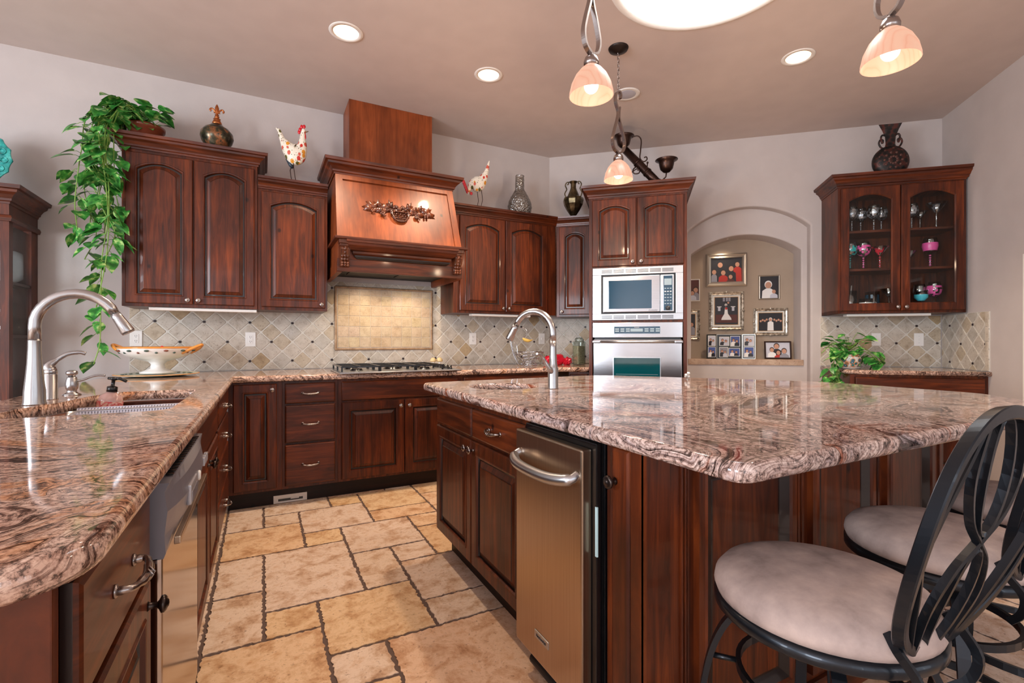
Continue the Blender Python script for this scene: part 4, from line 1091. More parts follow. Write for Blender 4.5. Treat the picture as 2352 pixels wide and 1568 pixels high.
for j in range(8): mb.tube([(-.61, 2.545+.03*j, .738), (-.285, 2.545+.03*j, .738)], .0022, NICKEL, 6)
for x in (-.59, -.31):
    for y in (2.56, 2.74): mb.tube([(x, y, .706), (x, y, .737)], .005, RUBBER, 6)
mark(mb.build('sink_grid'), 'wire sink grid lying in the far bowl of the main sink', 'sink grid')
mb = MB(); PALE = flat('mat_plastic', (196, 196, 212), .4)
for k in range(38):      # lattice mat draped over the divider
    x = -.655+k*.0098
    mb.tube([(x, 2.452, .835), (x+.006, 2.470, .868), (x+.012, 2.492, .8785), (x+.006, 2.512, .868), (x, 2.53, .835)], .0028, PALE, 5)
    mb.tube([(x+.012, 2.452, .835), (x+.006, 2.470, .868), (x, 2.492, .8785), (x+.006, 2.512, .868), (x+.012, 2.53, .835)], .0028, PALE, 5)
for y, z in ((2.452, .835), (2.470, .868), (2.492, .8795), (2.512, .868), (2.53, .835)): mb.tube([(-.655, y, z), (-.285, y, z)], .0028, PALE, 5)
mark(mb.build('sink_mat'), 'pale lattice saddle mat draped over the divider of the main sink', 'sink mat')

# faucets
def faucet(M, lbl, hgt, reach, lean=0, big=True):
    t = thing('faucet', lbl, 'faucet', M); s = 1
    mb = MB()
    if big: mb.lathe([(.034, 0), (.034, .004), (.032, .01), (.031, .05), (.026, .10), (.022, .15), (.0195, .20), (.019, .235), (.0195, .238)], NICKEL, 28)
    else: mb.lathe([(.027, 0), (.027, .004), (.0255, .01), (.0255, .10), (.022, .11), (.019, .13), (.017, .20), (.0165, .235)], NICKEL, 28)
    mb.build('base', t)
    r = .0185 if big else .0165
    R = reach/2; zc = hgt-R*1.02; pts = [(0, 0, .236), (0, 0, zc)]
    for k in range(1, 15):
        a = PI*k/14*.86; pts.append((R-R*math.cos(a), 0, zc+R*1.02*math.sin(a)))
    lx, lz = pts[-1][0], pts[-1][2]; dx, dz = pts[-1][0]-pts[-2][0], pts[-1][2]-pts[-2][2]; L = math.hypot(dx, dz); dx /= L; dz /= L
    mb = MB(); mb.tube(pts, [r]*(len(pts)-1)+[r*.9], NICKEL, 20); mb.build('spout', t)
    h = MB(); e = [(lx+dx*q, 0, lz+dz*q) for q in (.002, .02, .05, .08, .088)]
    h.tube(e, [r*.92, r*1.0, r*1.12, r*1.28, r*1.2], NICKEL, 20); sh = h.build('spray_head', t)
    h = MB(); q = .045; px_, pz_ = -dz, dx
    h.sphere((lx+dx*q+px_*-r*1.0*(-1 if dz < 0 else 1)*-1, 0, lz+dz*q-px_*0+r*.6), (.006, .008, .018), RUBBER, 8); h.build('spray_button', sh)
    return t
tf = faucet(frame((1, 0, 0), (0, 1, 0), (-.748, 2.385, CZ)), 'tall brushed-nickel pull-down faucet behind the main sink', .415, .245)
mb = MB(); mb.lathe([(.024, 0), (.024, .003), (.0225, .006), (.0215, .10), (.020, .102), (.0215, .104), (.0215, .115), (.018, .125)], NICKEL, 24); hb_ = mb.build('handle_base', tf, (-.009, .18, 0))
mb = MB(); mb.tube(smoothpath([(0, 0, .115), (-.004, 0, .135), (.018, .005, .158), (.05, .01, .182), (.085, .015, .188), (.105, .018, .182)], 5), [.0205]*4+[.019, .018, .016, .0145, .013, .011]+[.0085]*10+[.0075]*6, NICKEL, 14)
mb.build('lever', hb_)
t = thing('soap_pump', 'brushed-nickel built-in soap pump between the faucet handle and soap bottle', 'soap dispenser', (-.737, 2.735, CZ))
mb = MB(); mb.lathe([(.032, 0), (.032, .004), (.022, .008), (.017, .014), (.017, .022), (.021, .028), (.023, .045), (.021, .062), (.017, .075), (.0165, .078)], NICKEL, 24); mb.build('base', t)
mb = MB(); mb.lathe([(.012, .078), (.012, .086), (.019, .090), (.021, .097), (.018, .104), (.008, .108), (0, .108)], NICKEL, 24)
mb.tube(smoothpath([(.01, 0, .060), (.035, .0, .064), (.06, .01, .076), (.085, .015, .082), (.11, .02, .080)], 4), .005, NICKEL, 10); mb.build('pump_head', t)
# soap bottle leaning in the far bowl
BM = frame((1, 0, 0), (0, 1, 0), (-.60, 2.625, .735))
t = thing('soap_bottle', 'clear hand-soap bottle with black pump and floral label in the sink', 'bottle', BM @ Matrix.Rotation(.12, 4, 'Y') @ Matrix.Diagonal((1.12, 1.12, 1.16, 1)))
mb = MB(); mb.lathe([(.030, 0), (.036, .004), (.040, .05), (.040, .135), (.034, .155), (.018, .166), (.014, .170), (.014, .174)], SOAPGL, 24, sx=1.0, sy=.75); mb.build('bottle_body', t)
mb = MB(); mb.lathe([(.0405, .085), (.0406, .136)], blotch('soap_label', [(.3, (226, 200, 170)), (.5, (200, 60, 70)), (.62, (236, 210, 190)), (.75, (110, 130, 70))], 40, .5), 24, sx=1.0, sy=.76, cap=False); lab(mb.build('paper_label', t), 'cream label with red flowers')
mb = MB(); mb.lathe([(.017, .170), (.017, .188), (.013, .19), (.006, .192), (.006, .212), (.011, .214), (.012, .222), (.004, .225)], BLACK, 20); mb.tube([(0, 0, .219), (.02, -.004, .221), (.042, -.008, .212)], .0055, BLACK, 8); mb.tube([(0, 0, .219), (-.018, .004, .218)], .005, BLACK, 8); mb.build('pump', t)

# ================================================================== cooktop
t = thing('cooktop', 'stainless gas cooktop with black grates under the range hood', 'cooktop', (.94, 3.81, CZ))
mb = MB(); mb.box(-.46, .46, -.255, .255, .0005, .012, STEEL, .004); mb.box(-.445, .445, -.24, .24, .012, .015, STEELW, .002); mb.build('pan', t)
for x, y, r in ((-.32, -.12, .04), (-.32, .12, .048), (-.03, 0, .06), (.20, .13, .04), (.20, -.11, .04)):
    mb = MB(); mb.lathe([(r*1.2, .015), (r*1.2, .02), (r, .022), (r, .030), (r*.85, .034), (0, .034)], BLACK, 22, (x, y, 0)); mb.lathe([(r*1.35, .0152), (r*1.2, .018)], STEELW, 22, (x, y, 0), cap=False); mb.build('burner', t)
for x0, x1 in ((-.44, -.18), (-.17, .09), (.10, .31)):
    mb = MB()
    for a, b in (((x0, -.23), (x1, -.23)), ((x0, .23), (x1, .23)), ((x0, -.23), (x0, .23)), ((x1, -.23), (x1, .23)), ((x0, 0), (x1, 0)), (((x0+x1)/2, -.23), ((x0+x1)/2, .23)), ((x0, -.12), (x1, -.12)), ((x0, .12), (x1, .12))):
        mb.tube([(a[0], a[1], .05), (b[0], b[1], .05)], 0, BLACK, rect=(.010, .010))
    for x in (x0, x1):
        for y in (-.23, 0, .23): mb.box(x-.006, x+.006, y-.006, y+.006, .015, .05, BLACK)
    mb.build('grate', t)
for k in range(5): mb = MB(); mb.lathe([(.020, .015), (.020, .022), (.016, .026), (.014, .045), (0, .046)], BLACK, 18, (.385, -.19+.088*k, 0)); mb.build('knob', t)
for i, x in enumerate((1.365, 1.425)):
    t = thing('salt_shaker', ('left' if i == 0 else 'right')+' cream mushroom-shaped shaker behind the cooktop corner', 'shaker', (x, 4.16, CZ))
    mb = MB(); mb.lathe([(.015, 0), (.017, .01), (.012, .035), (.014, .05)], COMPM, 16); mb.build('base', t)
    mb = MB(); mb.lathe([(.014, .048), (.026, .052), (.028, .062), (.022, .078), (.008, .088), (0, .089)], flat('cream_cap%d' % i, (232, 206, 150), .4), 18); mb.build('cap', t)

# ================================================================== counter items, north-west
t = thing('footed_bowl', 'white footed ceramic bowl with ochre handles and painted leaves', 'bowl', (-.63, 3.98, CZ+.021))
mb = MB(); mb.lathe([(.10, 0), (.10, .006), (.075, .018), (.042, .03), (.038, .06), (.055, .078), (.10, .09), (.17, .115), (.205, .142), (.215, .165), (.215, .172), (.208, .170), (.198, .145), (.165, .122), (.10, .10), (0, .092)], COMPM, 40); mb.build('bowl_body', t)
mb = MB(); mb.lathe([(.2152, .166), (.218, .172), (.214, .177), (.208, .171)], OCHRE, 40, cap=False); lab(mb.build('rim', t), 'ochre glazed rim')
for a in (0, PI):
    mb = MB(); R = Matrix.Rotation(a-.40, 4, 'Z'); mb.tube(smoothpath([(.185, -.05, .135), (.235, -.045, .160), (.285, 0, .190), (.235, .045, .160), (.185, .05, .135)], 5), .010, OCHRE, 10, M=R); lab(mb.build('handle', t), 'ochre loop handle')
mb = MB()
for k in range(26):
    a = 2*PI*k/26; r0 = .2125; z = .152 if k % 2 else .140
    mb.sphere(((r0-(.153-z)*.9)*math.cos(a), (r0-(.153-z)*.9)*math.sin(a), z), (.014 if k % 2 else .009, .014 if k % 2 else .009, .007), LEAFD if k % 3 else TERRA, 8)
lab(mb.build('leaf_pattern', t), 'painted dark green leaves')
mb = MB(); mb.lathe([(.12, 0), (.15, .002), (.235, .012), (.238, .016), (.23, .018), (.15, .009), (0, .009)], SAGE, 48); mb.lathe([(.231, .0175), (.2385, .018), (.2385, .014)], OCHRE, 48, cap=False)
for k in range(24): a = 2*PI*k/24; mb.sphere((.19*math.cos(a), .19*math.sin(a), .0145), (.012, .012, .0016), LEAFD, 8)
o = mb.build('serving_plate'); o.location = (-.63, 3.98, CZ+.0005); mark(o, 'wide ochre-rimmed plate under the white footed bowl', 'plate')
for i, (x, y, z, r) in enumerate(((-.60, 3.94, CZ+.118+.035, .036), (-.71, 3.97, CZ+.118+.032, .034))):
    t = thing('red_pepper', ('taller' if i == 0 else 'smaller')+' glossy red pepper in the white footed bowl', 'pepper', (x, y, z))
    mb = MB(); mb.lathe([(0, -.036), (.02, -.034), (r, -.01), (r*1.02, .01), (r*.75, .026), (.008, .024)], REDP, 18); mb.build('fruit_body', t)
    mb = MB(); mb.lathe([(.010, .022), (.009, .034), (.0105, .040), (.008, .048 if i == 0 else .03), (.0, .052 if i == 0 else .032)], REDP, 10); mb.build('stem', t)

# ================================================================== counter items near the corner
t = thing('fruit_basket', 'chrome wire fruit basket with tall banana hook in the corner', 'basket', (2.32, 4.10, CZ))
CH = flat('chrome_wire', (200, 200, 204), .12, 1)
mb = MB()
ring = lambda r, z, n=32: [(r*math.cos(2*PI*i/n), r*math.sin(2*PI*i/n), z) for i in range(n)]
for r, z in ((.08, .003), (.08, .022), (.06, .04), (.105, .07), (.135, .10), (.15, .13)): mb.tube(ring(r, z), .003, CH, 6, closed=True)
for k in range(14):
    a = 2*PI*k/14; mb.tube(smoothpath([(.08*math.cos(a), .08*math.sin(a), .003), (.06*math.cos(a+.2), .06*math.sin(a+.2), .04), (.105*math.cos(a+.5), .105*math.sin(a+.5), .07), (.15*math.cos(a+.9), .15*math.sin(a+.9), .13)], 4), .0024, CH, 6)
mb.build('wire_bowl', t)
mb = MB(); mb.tube(smoothpath([(-.09, .04, .0), (-.14, .07, .12), (-.155, .08, .24), (-.12, .06, .33), (-.05, .02, .365), (-.02, 0, .335), (-.035, -.008, .295), (-.072, -.01, .270)], 6), .004, CH, 8)
mb.tube(smoothpath([(-.085, .05, .0), (-.125, .08, .12), (-.14, .09, .22), (-.10, .07, .20), (-.09, .06, .1)], 6), .0035, CH, 8); mb.build('banana_hook', t)
mb = MB(); mb.tube(smoothpath([(0, 0, 0), (.03, -.005, -.018), (.07, -.01, -.025), (.105, -.012, -.015)], 5), [.005, .009, .012, .014, .015, .016, .0165, .0165, .016, .015, .013, .011, .008, .006, .005, .004], BANANA, 10)
o = mb.build('banana'); o.location = (2.245, 4.09, CZ+.265); mark(o, 'single pale yellow banana hanging from the wire basket hook', 'banana')
t = thing('snack_bag', 'crumpled red foil snack bag beside the wire fruit basket', 'bag', (2.58, 4.03, CZ))
mb = MB(); rg = random.Random(4)
tb = bmesh.new(); bmesh.ops.create_icosphere(tb, subdivisions=4, radius=1)
from mathutils import noise
for v in tb.verts:
    n_ = noise.noise(v.co*1.8)*.3+noise.noise(v.co*4)*.05; c = v.co.copy(); v.co = Vector((c.x*.125, c.y*.06, max(-.048, c.z*.06)))*(1+n_); v.co.z = max(v.co.z, -.048)
for f in tb.faces: f.smooth = True
mb.join(tb, REDBAG, Matrix.Translation((0, 0, .0485))); mb.build('pouch', t)
mb = MB(); tb = bmesh.new(); bmesh.ops.create_icosphere(tb, subdivisions=3, radius=1)
for v in tb.verts: v.co = Vector((v.co.x*.05, v.co.y*.03, v.co.z*.04))*(1+noise.noise(v.co*4)*.5); v.co.z = max(v.co.z, -.036)
mb.join(tb, REDBAG, Matrix.Translation((.115, -.045, .036))); lab(mb.build('torn_corner', t), 'folded red and silver foil end')
t = thing('glass_jar', 'tall glass storage jar of grain left of the oven tower', 'jar', (2.80, 3.93, CZ))
mb = MB(); mb.box(-.048, .048, -.048, .048, 0, .235, GLASSJ, .012); mb.build('jar_body', t)
mb = MB(); mb.box(-.042, .042, -.042, .042, .006, .19, blotch('grain', [(.3, (140, 132, 104)), (.6, (196, 188, 160))], 90, .8), .01); lab(mb.build('grain_contents', t), 'pale grain filling')
mb = MB(); mb.lathe([(.040, .235), (.042, .238), (.042, .258), (.030, .270), (.0, .272)], GLASSJ, 24); mb.tube([(.045, 0, .20), (.054, 0, .25), (.03, 0, .275)], .003, CH, 6); mb.build('lid', t)

# ================================================================== above-cabinet decorations
def leafshape(mb, c, dirv, size, m, rng, droop=.5):
    d = Vector(dirv).normalized(); up = Vector((rng.uniform(-.4, .4), rng.uniform(-.4, .4), 1)).normalized()
    side = d.cross(up)
    if side.length < .1: side = Vector((1, 0, 0))
    side.normalize(); nrm = side.cross(d).normalized(); c = Vector(c)
    prof = [(0, 0), (.04, .20), (.12, .32), (.22, .40), (.34, .44), (.46, .43), (.58, .38), (.70, .29), (.82, .18), (.92, .08), (1, 0)]
    mid = [c+d*(t*size)-Vector((0, 0, droop*size*t*t*.5)) for t, w in prof]
    k = mb.mi(m)
    for s in (-1, 1):
        rows = [mb.bm.verts.new(mid[i]) for i in range(11)]
        ed = [rows[0]]+[mb.bm.verts.new(mid[i]+side*s*prof[i][1]*size+nrm*.10*size*prof[i][1]*2-d*(.06*size if i == 1 else 0)) for i in range(1, 10)]+[rows[10]]
        for i in range(10):
            vs = [rows[i], rows[i+1], ed[i+1], ed[i]]; u = []
            for v in vs:
                if v not in u: u.append(v)
            if len(u) < 3: continue
            f = mb.bm.faces.new(u if s < 0 else u[::-1]); f.material_index = k; f.smooth = True
def pothos(M, label, pot_fn, vines, lsize, seed, bush=0, bush_r=.15, bush_h=.15, z0=.13):
    t = thing('potted_plant', label, 'plant', M); rng = random.Random(seed)
    pot_fn(t); lf = MB(); st = MB()
    for v in vines:
        P = smoothpath(v, 7); st.tube(P, .0032, STEM, 5)
        for i in range(1, len(P)):
            if rng.random() < .60:
                p = P[i]; a = rng.uniform(0, 2*PI); dr = Vector((math.cos(a)*.9, math.sin(a)*.9-.25, rng.uniform(-.75, .2))); s = lsize*rng.uniform(.7, 1.15)
                q = p+dr.normalized()*lsize*.45; st.tube([p, (p+q)/2+Vector((0, 0, .008)), q], .0016, STEM, 4); leafshape(lf, q, dr+Vector((0, 0, -.35)), s, LEAF, rng)
    for k in range(bush):
        a = rng.uniform(0, 2*PI); r = bush_r*math.sqrt(rng.random()); z = z0+bush_h*rng.random()*(1-.5*r/bush_r)
        p = Vector((r*math.cos(a), r*math.sin(a), z)); dr = Vector((math.cos(a), math.sin(a), rng.uniform(-.4, .6)))
        st.tube([(0, 0, z0-.02), p*.55+Vector((0, 0, z*.3)), p], .0018, STEM, 4); leafshape(lf, p, dr, lsize*rng.uniform(.75, 1.2), LEAF, rng)
    st.build('vines', t); lf.build('foliage', t); return t
def big_pot(t):
    mb = MB(); mb.lathe([(.075, 0), (.085, .01), (.105, .10), (.116, .105), (.118, .125), (.110, .127), (.105, .115)], TERRA, 32, cap=False); mb.lathe([(0, .002), (.08, .002)], TERRA, 24); mb.build('pot', t)
    mb = MB(); mb.lathe([(0, .112), (.105, .110)], SOIL, 24); mb.build('soil', t)
    mb = MB(); mb.lathe([(.09, 0), (.12, .004), (.124, .018), (.12, .018)], flat('clear_saucer', (120, 100, 90), .2), 28, cap=False); mb.build('saucer', t)
cz_top = UZ+1.068+.067*.95
# plant stands on the far-left top of the tallest cabinet; vines hang over its left end
PM = (-.73, 4.16, cz_top+.001)
vz = []
rng = random.Random(21)
for k in range(11):
    L = rng.choice([.45, .6, .75, .85, 1.0, 1.1]); x_ = -.15-rng.random()*.15; y_ = -.02-.20*rng.random()
    pts = [(0, 0, .12), (-.09, y_*.4, .21+.05*rng.random()), (x_+.03, y_*.8, .10)]
    n_ = int(L/.17)
    for q in range(n_): pts.append((x_+rng.uniform(-.05, .045), y_+rng.uniform(-.03, .03), .02-.17*(q+1)))
    vz.append(pts)
vz.append([(0, 0, .12), (-.1, -.1, .2), (-.20, -.22, .05), (-.16, -.25, -.35), (-.15, -.25, -.60), (-.19, -.2, -.85), (-.20, -.18, -1.15), (-.21, -.16, -1.38), (-.24, -.16, -1.52)])
vz.append([(0, 0, .12), (-.06, -.15, .2), (-.17, -.20, .0), (-.15, -.22, -.4), (-.155, -.24, -.8), (-.22, -.22, -1.2)])
pothos(PM, 'large trailing pothos in a terracotta pot on the tallest cabinet', big_pot, vz, .092, 31, 34, .15, .20, .15)

t = thing('decorative_decanter', 'marbled bronze gourd bottle with copper fleur-de-lis stopper on the tallest cabinet', 'decanter', Matrix.Translation((-.296, 4.095, cz_top+.001)) @ Matrix.Scale(.93, 4))
mb = MB(); mb.lathe([(.050, 0), (.054, .006), (.072, .035), (.104, .085), (.115, .120), (.110, .155), (.084, .188), (.052, .208), (.035, .225)], DECANT, 32); mb.build('bottle_body', t)
mb = MB(); mb.lathe([(.036, .220), (.032, .240), (.022, .258), (.026, .266), (.012, .272)], COPPER, 20)
mb.lathe([(.012, .268), (.018, .285), (.010, .292), (.016, .298), (.006, .305)], COPPER, 16)
for s in (-1, 1): mb.tube(smoothpath([(0, 0, .30), (s*.012, 0, .325), (s*.034, 0, .345), (s*.046, 0, .333), (s*.040, 0, .322)], 5), .0065, COPPER, 8)
mb.lathe([(.004, .30), (.011, .325), (.015, .35), (.008, .372), (0, .385)], COPPER, 14, sy=.6); mb.box(-.022, .022, -.008, .008, .312, .32, COPPER, .003); lab(mb.build('stopper', t), 'copper fleur-de-lis stopper'); 

def rooster(M, pose, label):
    t = thing('rooster_figurine', label, 'figurine', M @ Matrix.Diagonal((.80, 1.0, 1.14, 1)))
    if pose == 'up':
        spine = [(-.155, 0, .345), (-.128, 0, .325), (-.10, 0, .27), (-.055, 0, .215), (0, 0, .175), (.045, 0, .185), (.072, 0, .235), (.075, 0, .29), (.080, 0, .325), (.095, 0, .335)]
        rad = [.004, .016, .026, .058, .082, .075, .046, .026, .020, .010]
        head = Vector((.085, 0, .335)); legs = [(-.02, .02), (.025, -.02)]
    else:
        spine = [(.135, 0, .375), (.125, 0, .345), (.105, 0, .29), (.075, 0, .235), (.03, 0, .19), (-.02, 0, .18), (-.062, 0, .175), (-.085, 0, .15), (-.10, 0, .125)]
        rad = [.004, .013, .024, .045, .070, .068, .046, .028, .017]
        head = Vector((-.098, 0, .13)); legs = [(.0, .02), (.045, -.02)]
    spine = [(a_, b_, c_+.03) for a_, b_, c_ in spine]; rad = [r_*.92 for r_ in rad]; head.z += .03
    mb = MB(); P = smoothpath(spine, 5); R = []
    for i in range(len(spine)-1):
        for k in range(5): u = k/5; R.append(rad[i]*(1-u)+rad[i+1]*u)
    R.append(rad[-1]); mb.tube(P, R, FLORAL, 18)
    for v in mb.bm.verts: v.co.y *= .62
    mb.build('body', t)
    mb = MB(); mb.sphere(head, (.020, .015, .020), FLORAL, 12); hd = mb.build('head', t)
    mb = MB()
    if pose == 'up':
        for a, b in ((-.032, .012), (-.018, .032), (.004, .034), (-.040, -.006)): mb.sphere((head.x+a, 0, head.z+b), (.014, .006, .014), REDP, 8)
        mb.build('comb', hd); mb = MB(); mb.sphere((head.x+.012, 0, head.z-.035), (.010, .006, .022), REDP, 8); mb.build('wattle', hd)
        mb = MB(); mb.tube([(head.x+.012, 0, head.z-.002), (head.x+.045, 0, head.z+.004)], [.008, .001], flat('beak_brown', (120, 90, 60), .4), 8); mb.build('beak', hd)
        mb = MB(); mb.tube([(-.07, 0, .17), (-.03, 0, .135), (-.01, 0, .115)], [.004, .018, .012], flat('rooster_dark', (40, 52, 64), .4), 10); mb.build('dark_underwing', t)
    else:
        for k in range(6): mb.sphere((head.x-.014-.009*k, 0, head.z-.012+.016*k), (.018, .005, .016), REDP, 8)
        mb.build('comb', hd); mb = MB(); mb.sphere((head.x+.028, 0, head.z-.026), (.017, .006, .014), REDP, 8); mb.build('wattle', hd)
        mb = MB(); mb.tube([(head.x-.004, 0, head.z-.014), (head.x-.008, 0, head.z-.042)], [.007, .001], WHITE, 8); mb.build('beak', hd)
    for lx, ly in legs:
        mb = MB()
        if pose == 'up': mb.tube([(lx*.4-.01, ly, .15), (lx-.02, ly, .10), (lx, ly, .001)], .0035, COPPERD, 6)
        else: mb.tube([(lx, ly, .16), (lx+.012, ly, .08), (lx-.01, ly, .001)], .0035, COPPERD, 6)
        for a in (-.5, 0, .5, PI): mb.tube([(lx if pose == 'up' else lx-.01, ly, .003), ((lx if pose == 'up' else lx-.01)+.022*math.cos(a), ly+.022*math.sin(a), .003)], .0028, COPPERD, 5)
        mb.build('leg', t)
c2top = UZ+.915+.07*.85
rooster(frame((1.0, -.30, 0), (.30, 1.0, 0), (.215, 4.075, c2top+.001)), 'up', 'upright floral painted metal rooster on the narrow cabinet')
c3top = UZ+.02+.895+.07*.85
rooster(frame((.95, -.38, 0), (.38, .95, 0), (1.765, 4.085, c3top+.001)), 'down', 'pecking floral painted metal rooster right of the range hood')
mb = MB(); pr = [(.085, 0), (.100, .01), (.115, .06), (.118, .11), (.105, .16), (.075, .215), (.048, .26), (.043, .30), (.043, .40), (.046, .405), (.040, .405), (.038, .30), (.045, .255), (.07, .21), (.098, .16), (.11, .11), (.105, .05), (.08, .012)]
pr2 = []
for i in range(len(pr)-1):
    for k in range(5): u = k/5; pr2.append((pr[i][0]*(1-u)+pr[i+1][0]*u, pr[i][1]*(1-u)+pr[i+1][1]*u))
mb.lathe(pr2, GLASSV, 48, cap=False)
for v in mb.bm.verts:
    n_ = noise.noise(v.co*38)*.006; r = Vector((v.co.x, v.co.y, 0)); 
    if r.length > .01: v.co += r.normalized()*n_
o = mb.build('glass_vase'); o.location = (2.235, 4.13, c3top+.001); mark(o, 'tall crackled clear glass bottle vase near the room corner', 'vase')
# urn
c4top = UZ+.006+.910+.07*.85
t = thing('urn_vase', 'antique brass two-handled urn on the small angled cabinet', 'vase', FB(.300, c4top+.001, .30) @ Matrix.Scale(1.08, 4))
mb = MB(); mb.lathe([(.036, 0), (.036, .01), (.022, .02), (.018, .035), (.035, .06), (.062, .10), (.088, .15), (.096, .19), (.092, .21), (.060, .225), (.045, .26), (.032, .29), (.026, .31), (.026, .345), (.040, .365), (.036, .365)], URNM, 10, smooth=False); mb.build('urn_body', t)
for s in (-1, 1):
    mb = MB(); mb.tube(smoothpath([(s*.068, 0, .225), (s*.080, 0, .255), (s*.075, 0, .275), (s*.062, 0, .30), (s*.075, 0, .335), (s*.065, 0, .36), (s*.045, 0, .365), (s*.048, 0, .345), (s*.058, 0, .345)], 5), .0055, URNM, 8); mb.build('handle', t)
# metal tube candle holder lying on the oven tower
twtop = 2.425+.067*1.05
t = thing('metal_sculpture', 'dark metal tube sculpture with two bowls and scrolls on the oven tower', 'sculpture', FB(.98, twtop, .70))
mb = MB(); A = Vector((.13, 0, .045)); Bv = Vector((-.16, .06, .40)); mb.tube([A, A.lerp(Bv, .25), A.lerp(Bv, .55), Bv], [.036, .037, .036, .033], COPPERD, 20)
for u in (.02, .32, .6): c = A.lerp(Bv, u); e = A.lerp(Bv, u+.035); mb.tube([c, e], .041, COPPERD, 20)
mb.tube([A+Vector((-.10, -.0, .14)), A+Vector((-.095, 0, .195))], .005, COPPERD, 8); mb.sphere(A+Vector((-.095, 0, .20)), .010, COPPERD, 10); mb.build('tube', t)
BW = [(0, 0), (.03, .004), (.058, .03), (.068, .065), (.072, .095), (.105, .110), (.102, .113), (.066, .098), (.062, .065), (.05, .03), (0, .012)]
mb = MB(); mb.lathe([(r*.92, z) for r, z in BW], COPPERD, 28, (.195, -.02, .135)); mb.tube([(.195, -.02, .14), (.19, -.02, .10), (.155, -.0, .07)], .006, COPPERD, 8); mb.build('bowl', t)
mb = MB(); mb.lathe([(r*.92, z*.95) for r, z in BW], COPPERD, 28, (-.175, .06, .42)); mb.build('bowl', t)
mb = MB(); mb.tube(smoothpath([(-.10, .03, .50), (-.05, .02, .50), (-.02, .02, .46), (-.025, .02, .37), (-.03, .02, .30), (.0, .02, .265), (.03, .02, .28), (.025, .02, .305), (.005, .02, .30)], 5), .0055, COPPERD, 8)
mb.tube(smoothpath([(-.06, .0, .22), (-.09, -.01, .19), (-.08, -.01, .155), (-.04, -.01, .155), (-.035, -.01, .18), (-.055, -.01, .185)], 5), .0055, COPPERD, 8)
mb.tube(smoothpath([(-.04, 0, .21), (-.11, 0, .16), (-.14, 0, .06)], 5), .0055, COPPERD, 8); mb.build('scroll_bracket', t)
# flask vase on display cabinet
gtop = UZ+hh-.02+.067*1.05 if False else UZ+1.11-.02+.067*1.05
t = thing('moon_flask_vase', 'dark metal moon-flask vase with flared neck on the glass-door cabinet', 'vase', FB(3.035, gtop+.001, .31))
mb = MB()
mb.box(-.055, .055, -.035, .035, 0, .02, FLASKM, .006)
R_ = Matrix.Translation((0, 0, .145)) @ Matrix.Rotation(PI/2, 4, 'X')
mb.lathe([(.0, -.055), (.09, -.052), (.12, -.035), (.137, -.01), (.137, .01), (.12, .035), (.09, .052), (0, .055)], FLASKM, 40, M=R_)
mb.build('flask_body', t)
mb = MB(); mb.lathe([(.085, -.058), (.088, -.054)], COPPERD, 32, M=R_, cap=False)
for k in range(10):
    a = 2*PI*k/10
    for rr in (.03, .065, .1): mb.sphere((rr*math.cos(a+rr*9), -.054+.012*(rr > .09), .145+rr*math.sin(a+rr*9)), (.011, .004, .011), flat('rust_relief', (86, 52, 44), .5) if k == 0 and rr == .03 else bpy.data.materials['rust_relief'], 8)
lab(mb.build('relief_medallion', t), 'raised rust-coloured floral medallion')
mb = MB(); L = []
for z, wx, wy in ((.262, .045, .03), (.30, .036, .026), (.36, .040, .028), (.42, .062, .038), (.462, .088, .05)):
    L.append([(wx*math.cos(2*PI*i/6), wy*math.sin(2*PI*i/6), z+(.012*math.cos(2*PI*i/3) if z > .45 else 0)) for i in range(6)])
mb.loops(L, FLASKM, cap0=True, cap1=True); mb.build('neck', t)
for s in (-1, 1):
    mb = MB(); mb.tube(smoothpath([(s*.045, 0, .26), (s*.07, 0, .275), (s*.085, 0, .31), (s*.075, 0, .34), (s*.055, 0, .335), (s*.06, 0, .31), (s*.07, 0, .355), (s*.06, 0, .38), (s*.042, 0, .375)], 4), .0075, FLASKM, 8); mb.build('handle', t)

# ================================================================== hutch at the left edge
HY0, HXF = 4.006, -1.372
t = thing('china_hutch', 'dark cherry china hutch with a glass side at the left edge', 'hutch', (-1.80, 4.22, 0))
mb = MB(); x0, x1, y0, y1 = -.43, -1.372+1.80, -.213, .205
mb.box(x0, x1, y0, y1, 0, .78, WOOD, .003)
for a, b in ((x0, x0+.04), (x1-.04, x1)):
    for c_, d_ in ((y0, y0+.05), (y1-.10, y1)): mb.box(a, b, c_, d_, .78, 1.88, WOOD)
mb.box(x0, x1, y0, y1, 1.88, 2.0, WOOD); mb.box(x0+.04, x1-.04, y1-.02, y1-.001, .78, 1.88, WOOD); mb.box(x0+.001, x0+.02, y0+.05, y1-.1, .78, 1.88, WOOD)
mb.build('body', t)
for z in (1.17, 1.50): mb = MB(); mb.box(x0+.02, x1-.004, y0+.02, y1-.02, z, z+.018, GLAZE, .002); mb.build('shelf', t)
mb = MB(); mb.box(x1-.012, x1-.008, y0+.05, y1-.10, .79, 1.86, PANE); mb.box(x0+.04, x1-.04, y0+.008, y0+.012, .80, 1.86, PANE); mb.build('glass_pane', t)
mb = MB(); pr = [(a*1.1, 1.985+b*1.1) for a, b in CROWN]; sweep(mb, [(x0, y1), (x0, y0), (x1, y0), (x1, y1)], pr, WOODH); mb.box(x0, x1, y0, y1, 2.06, 2.065, WOODH); mb.build('crown_molding', t)
mb = MB(); sweep(mb, [(x0, y1), (x0, y0), (x1, y0), (x1, y1)], [(0, 1.88), (.012, 1.88), (.018, 1.90), (.012, 1.915), (0, 1.92)], WOODH); mb.build('lower_molding', t)
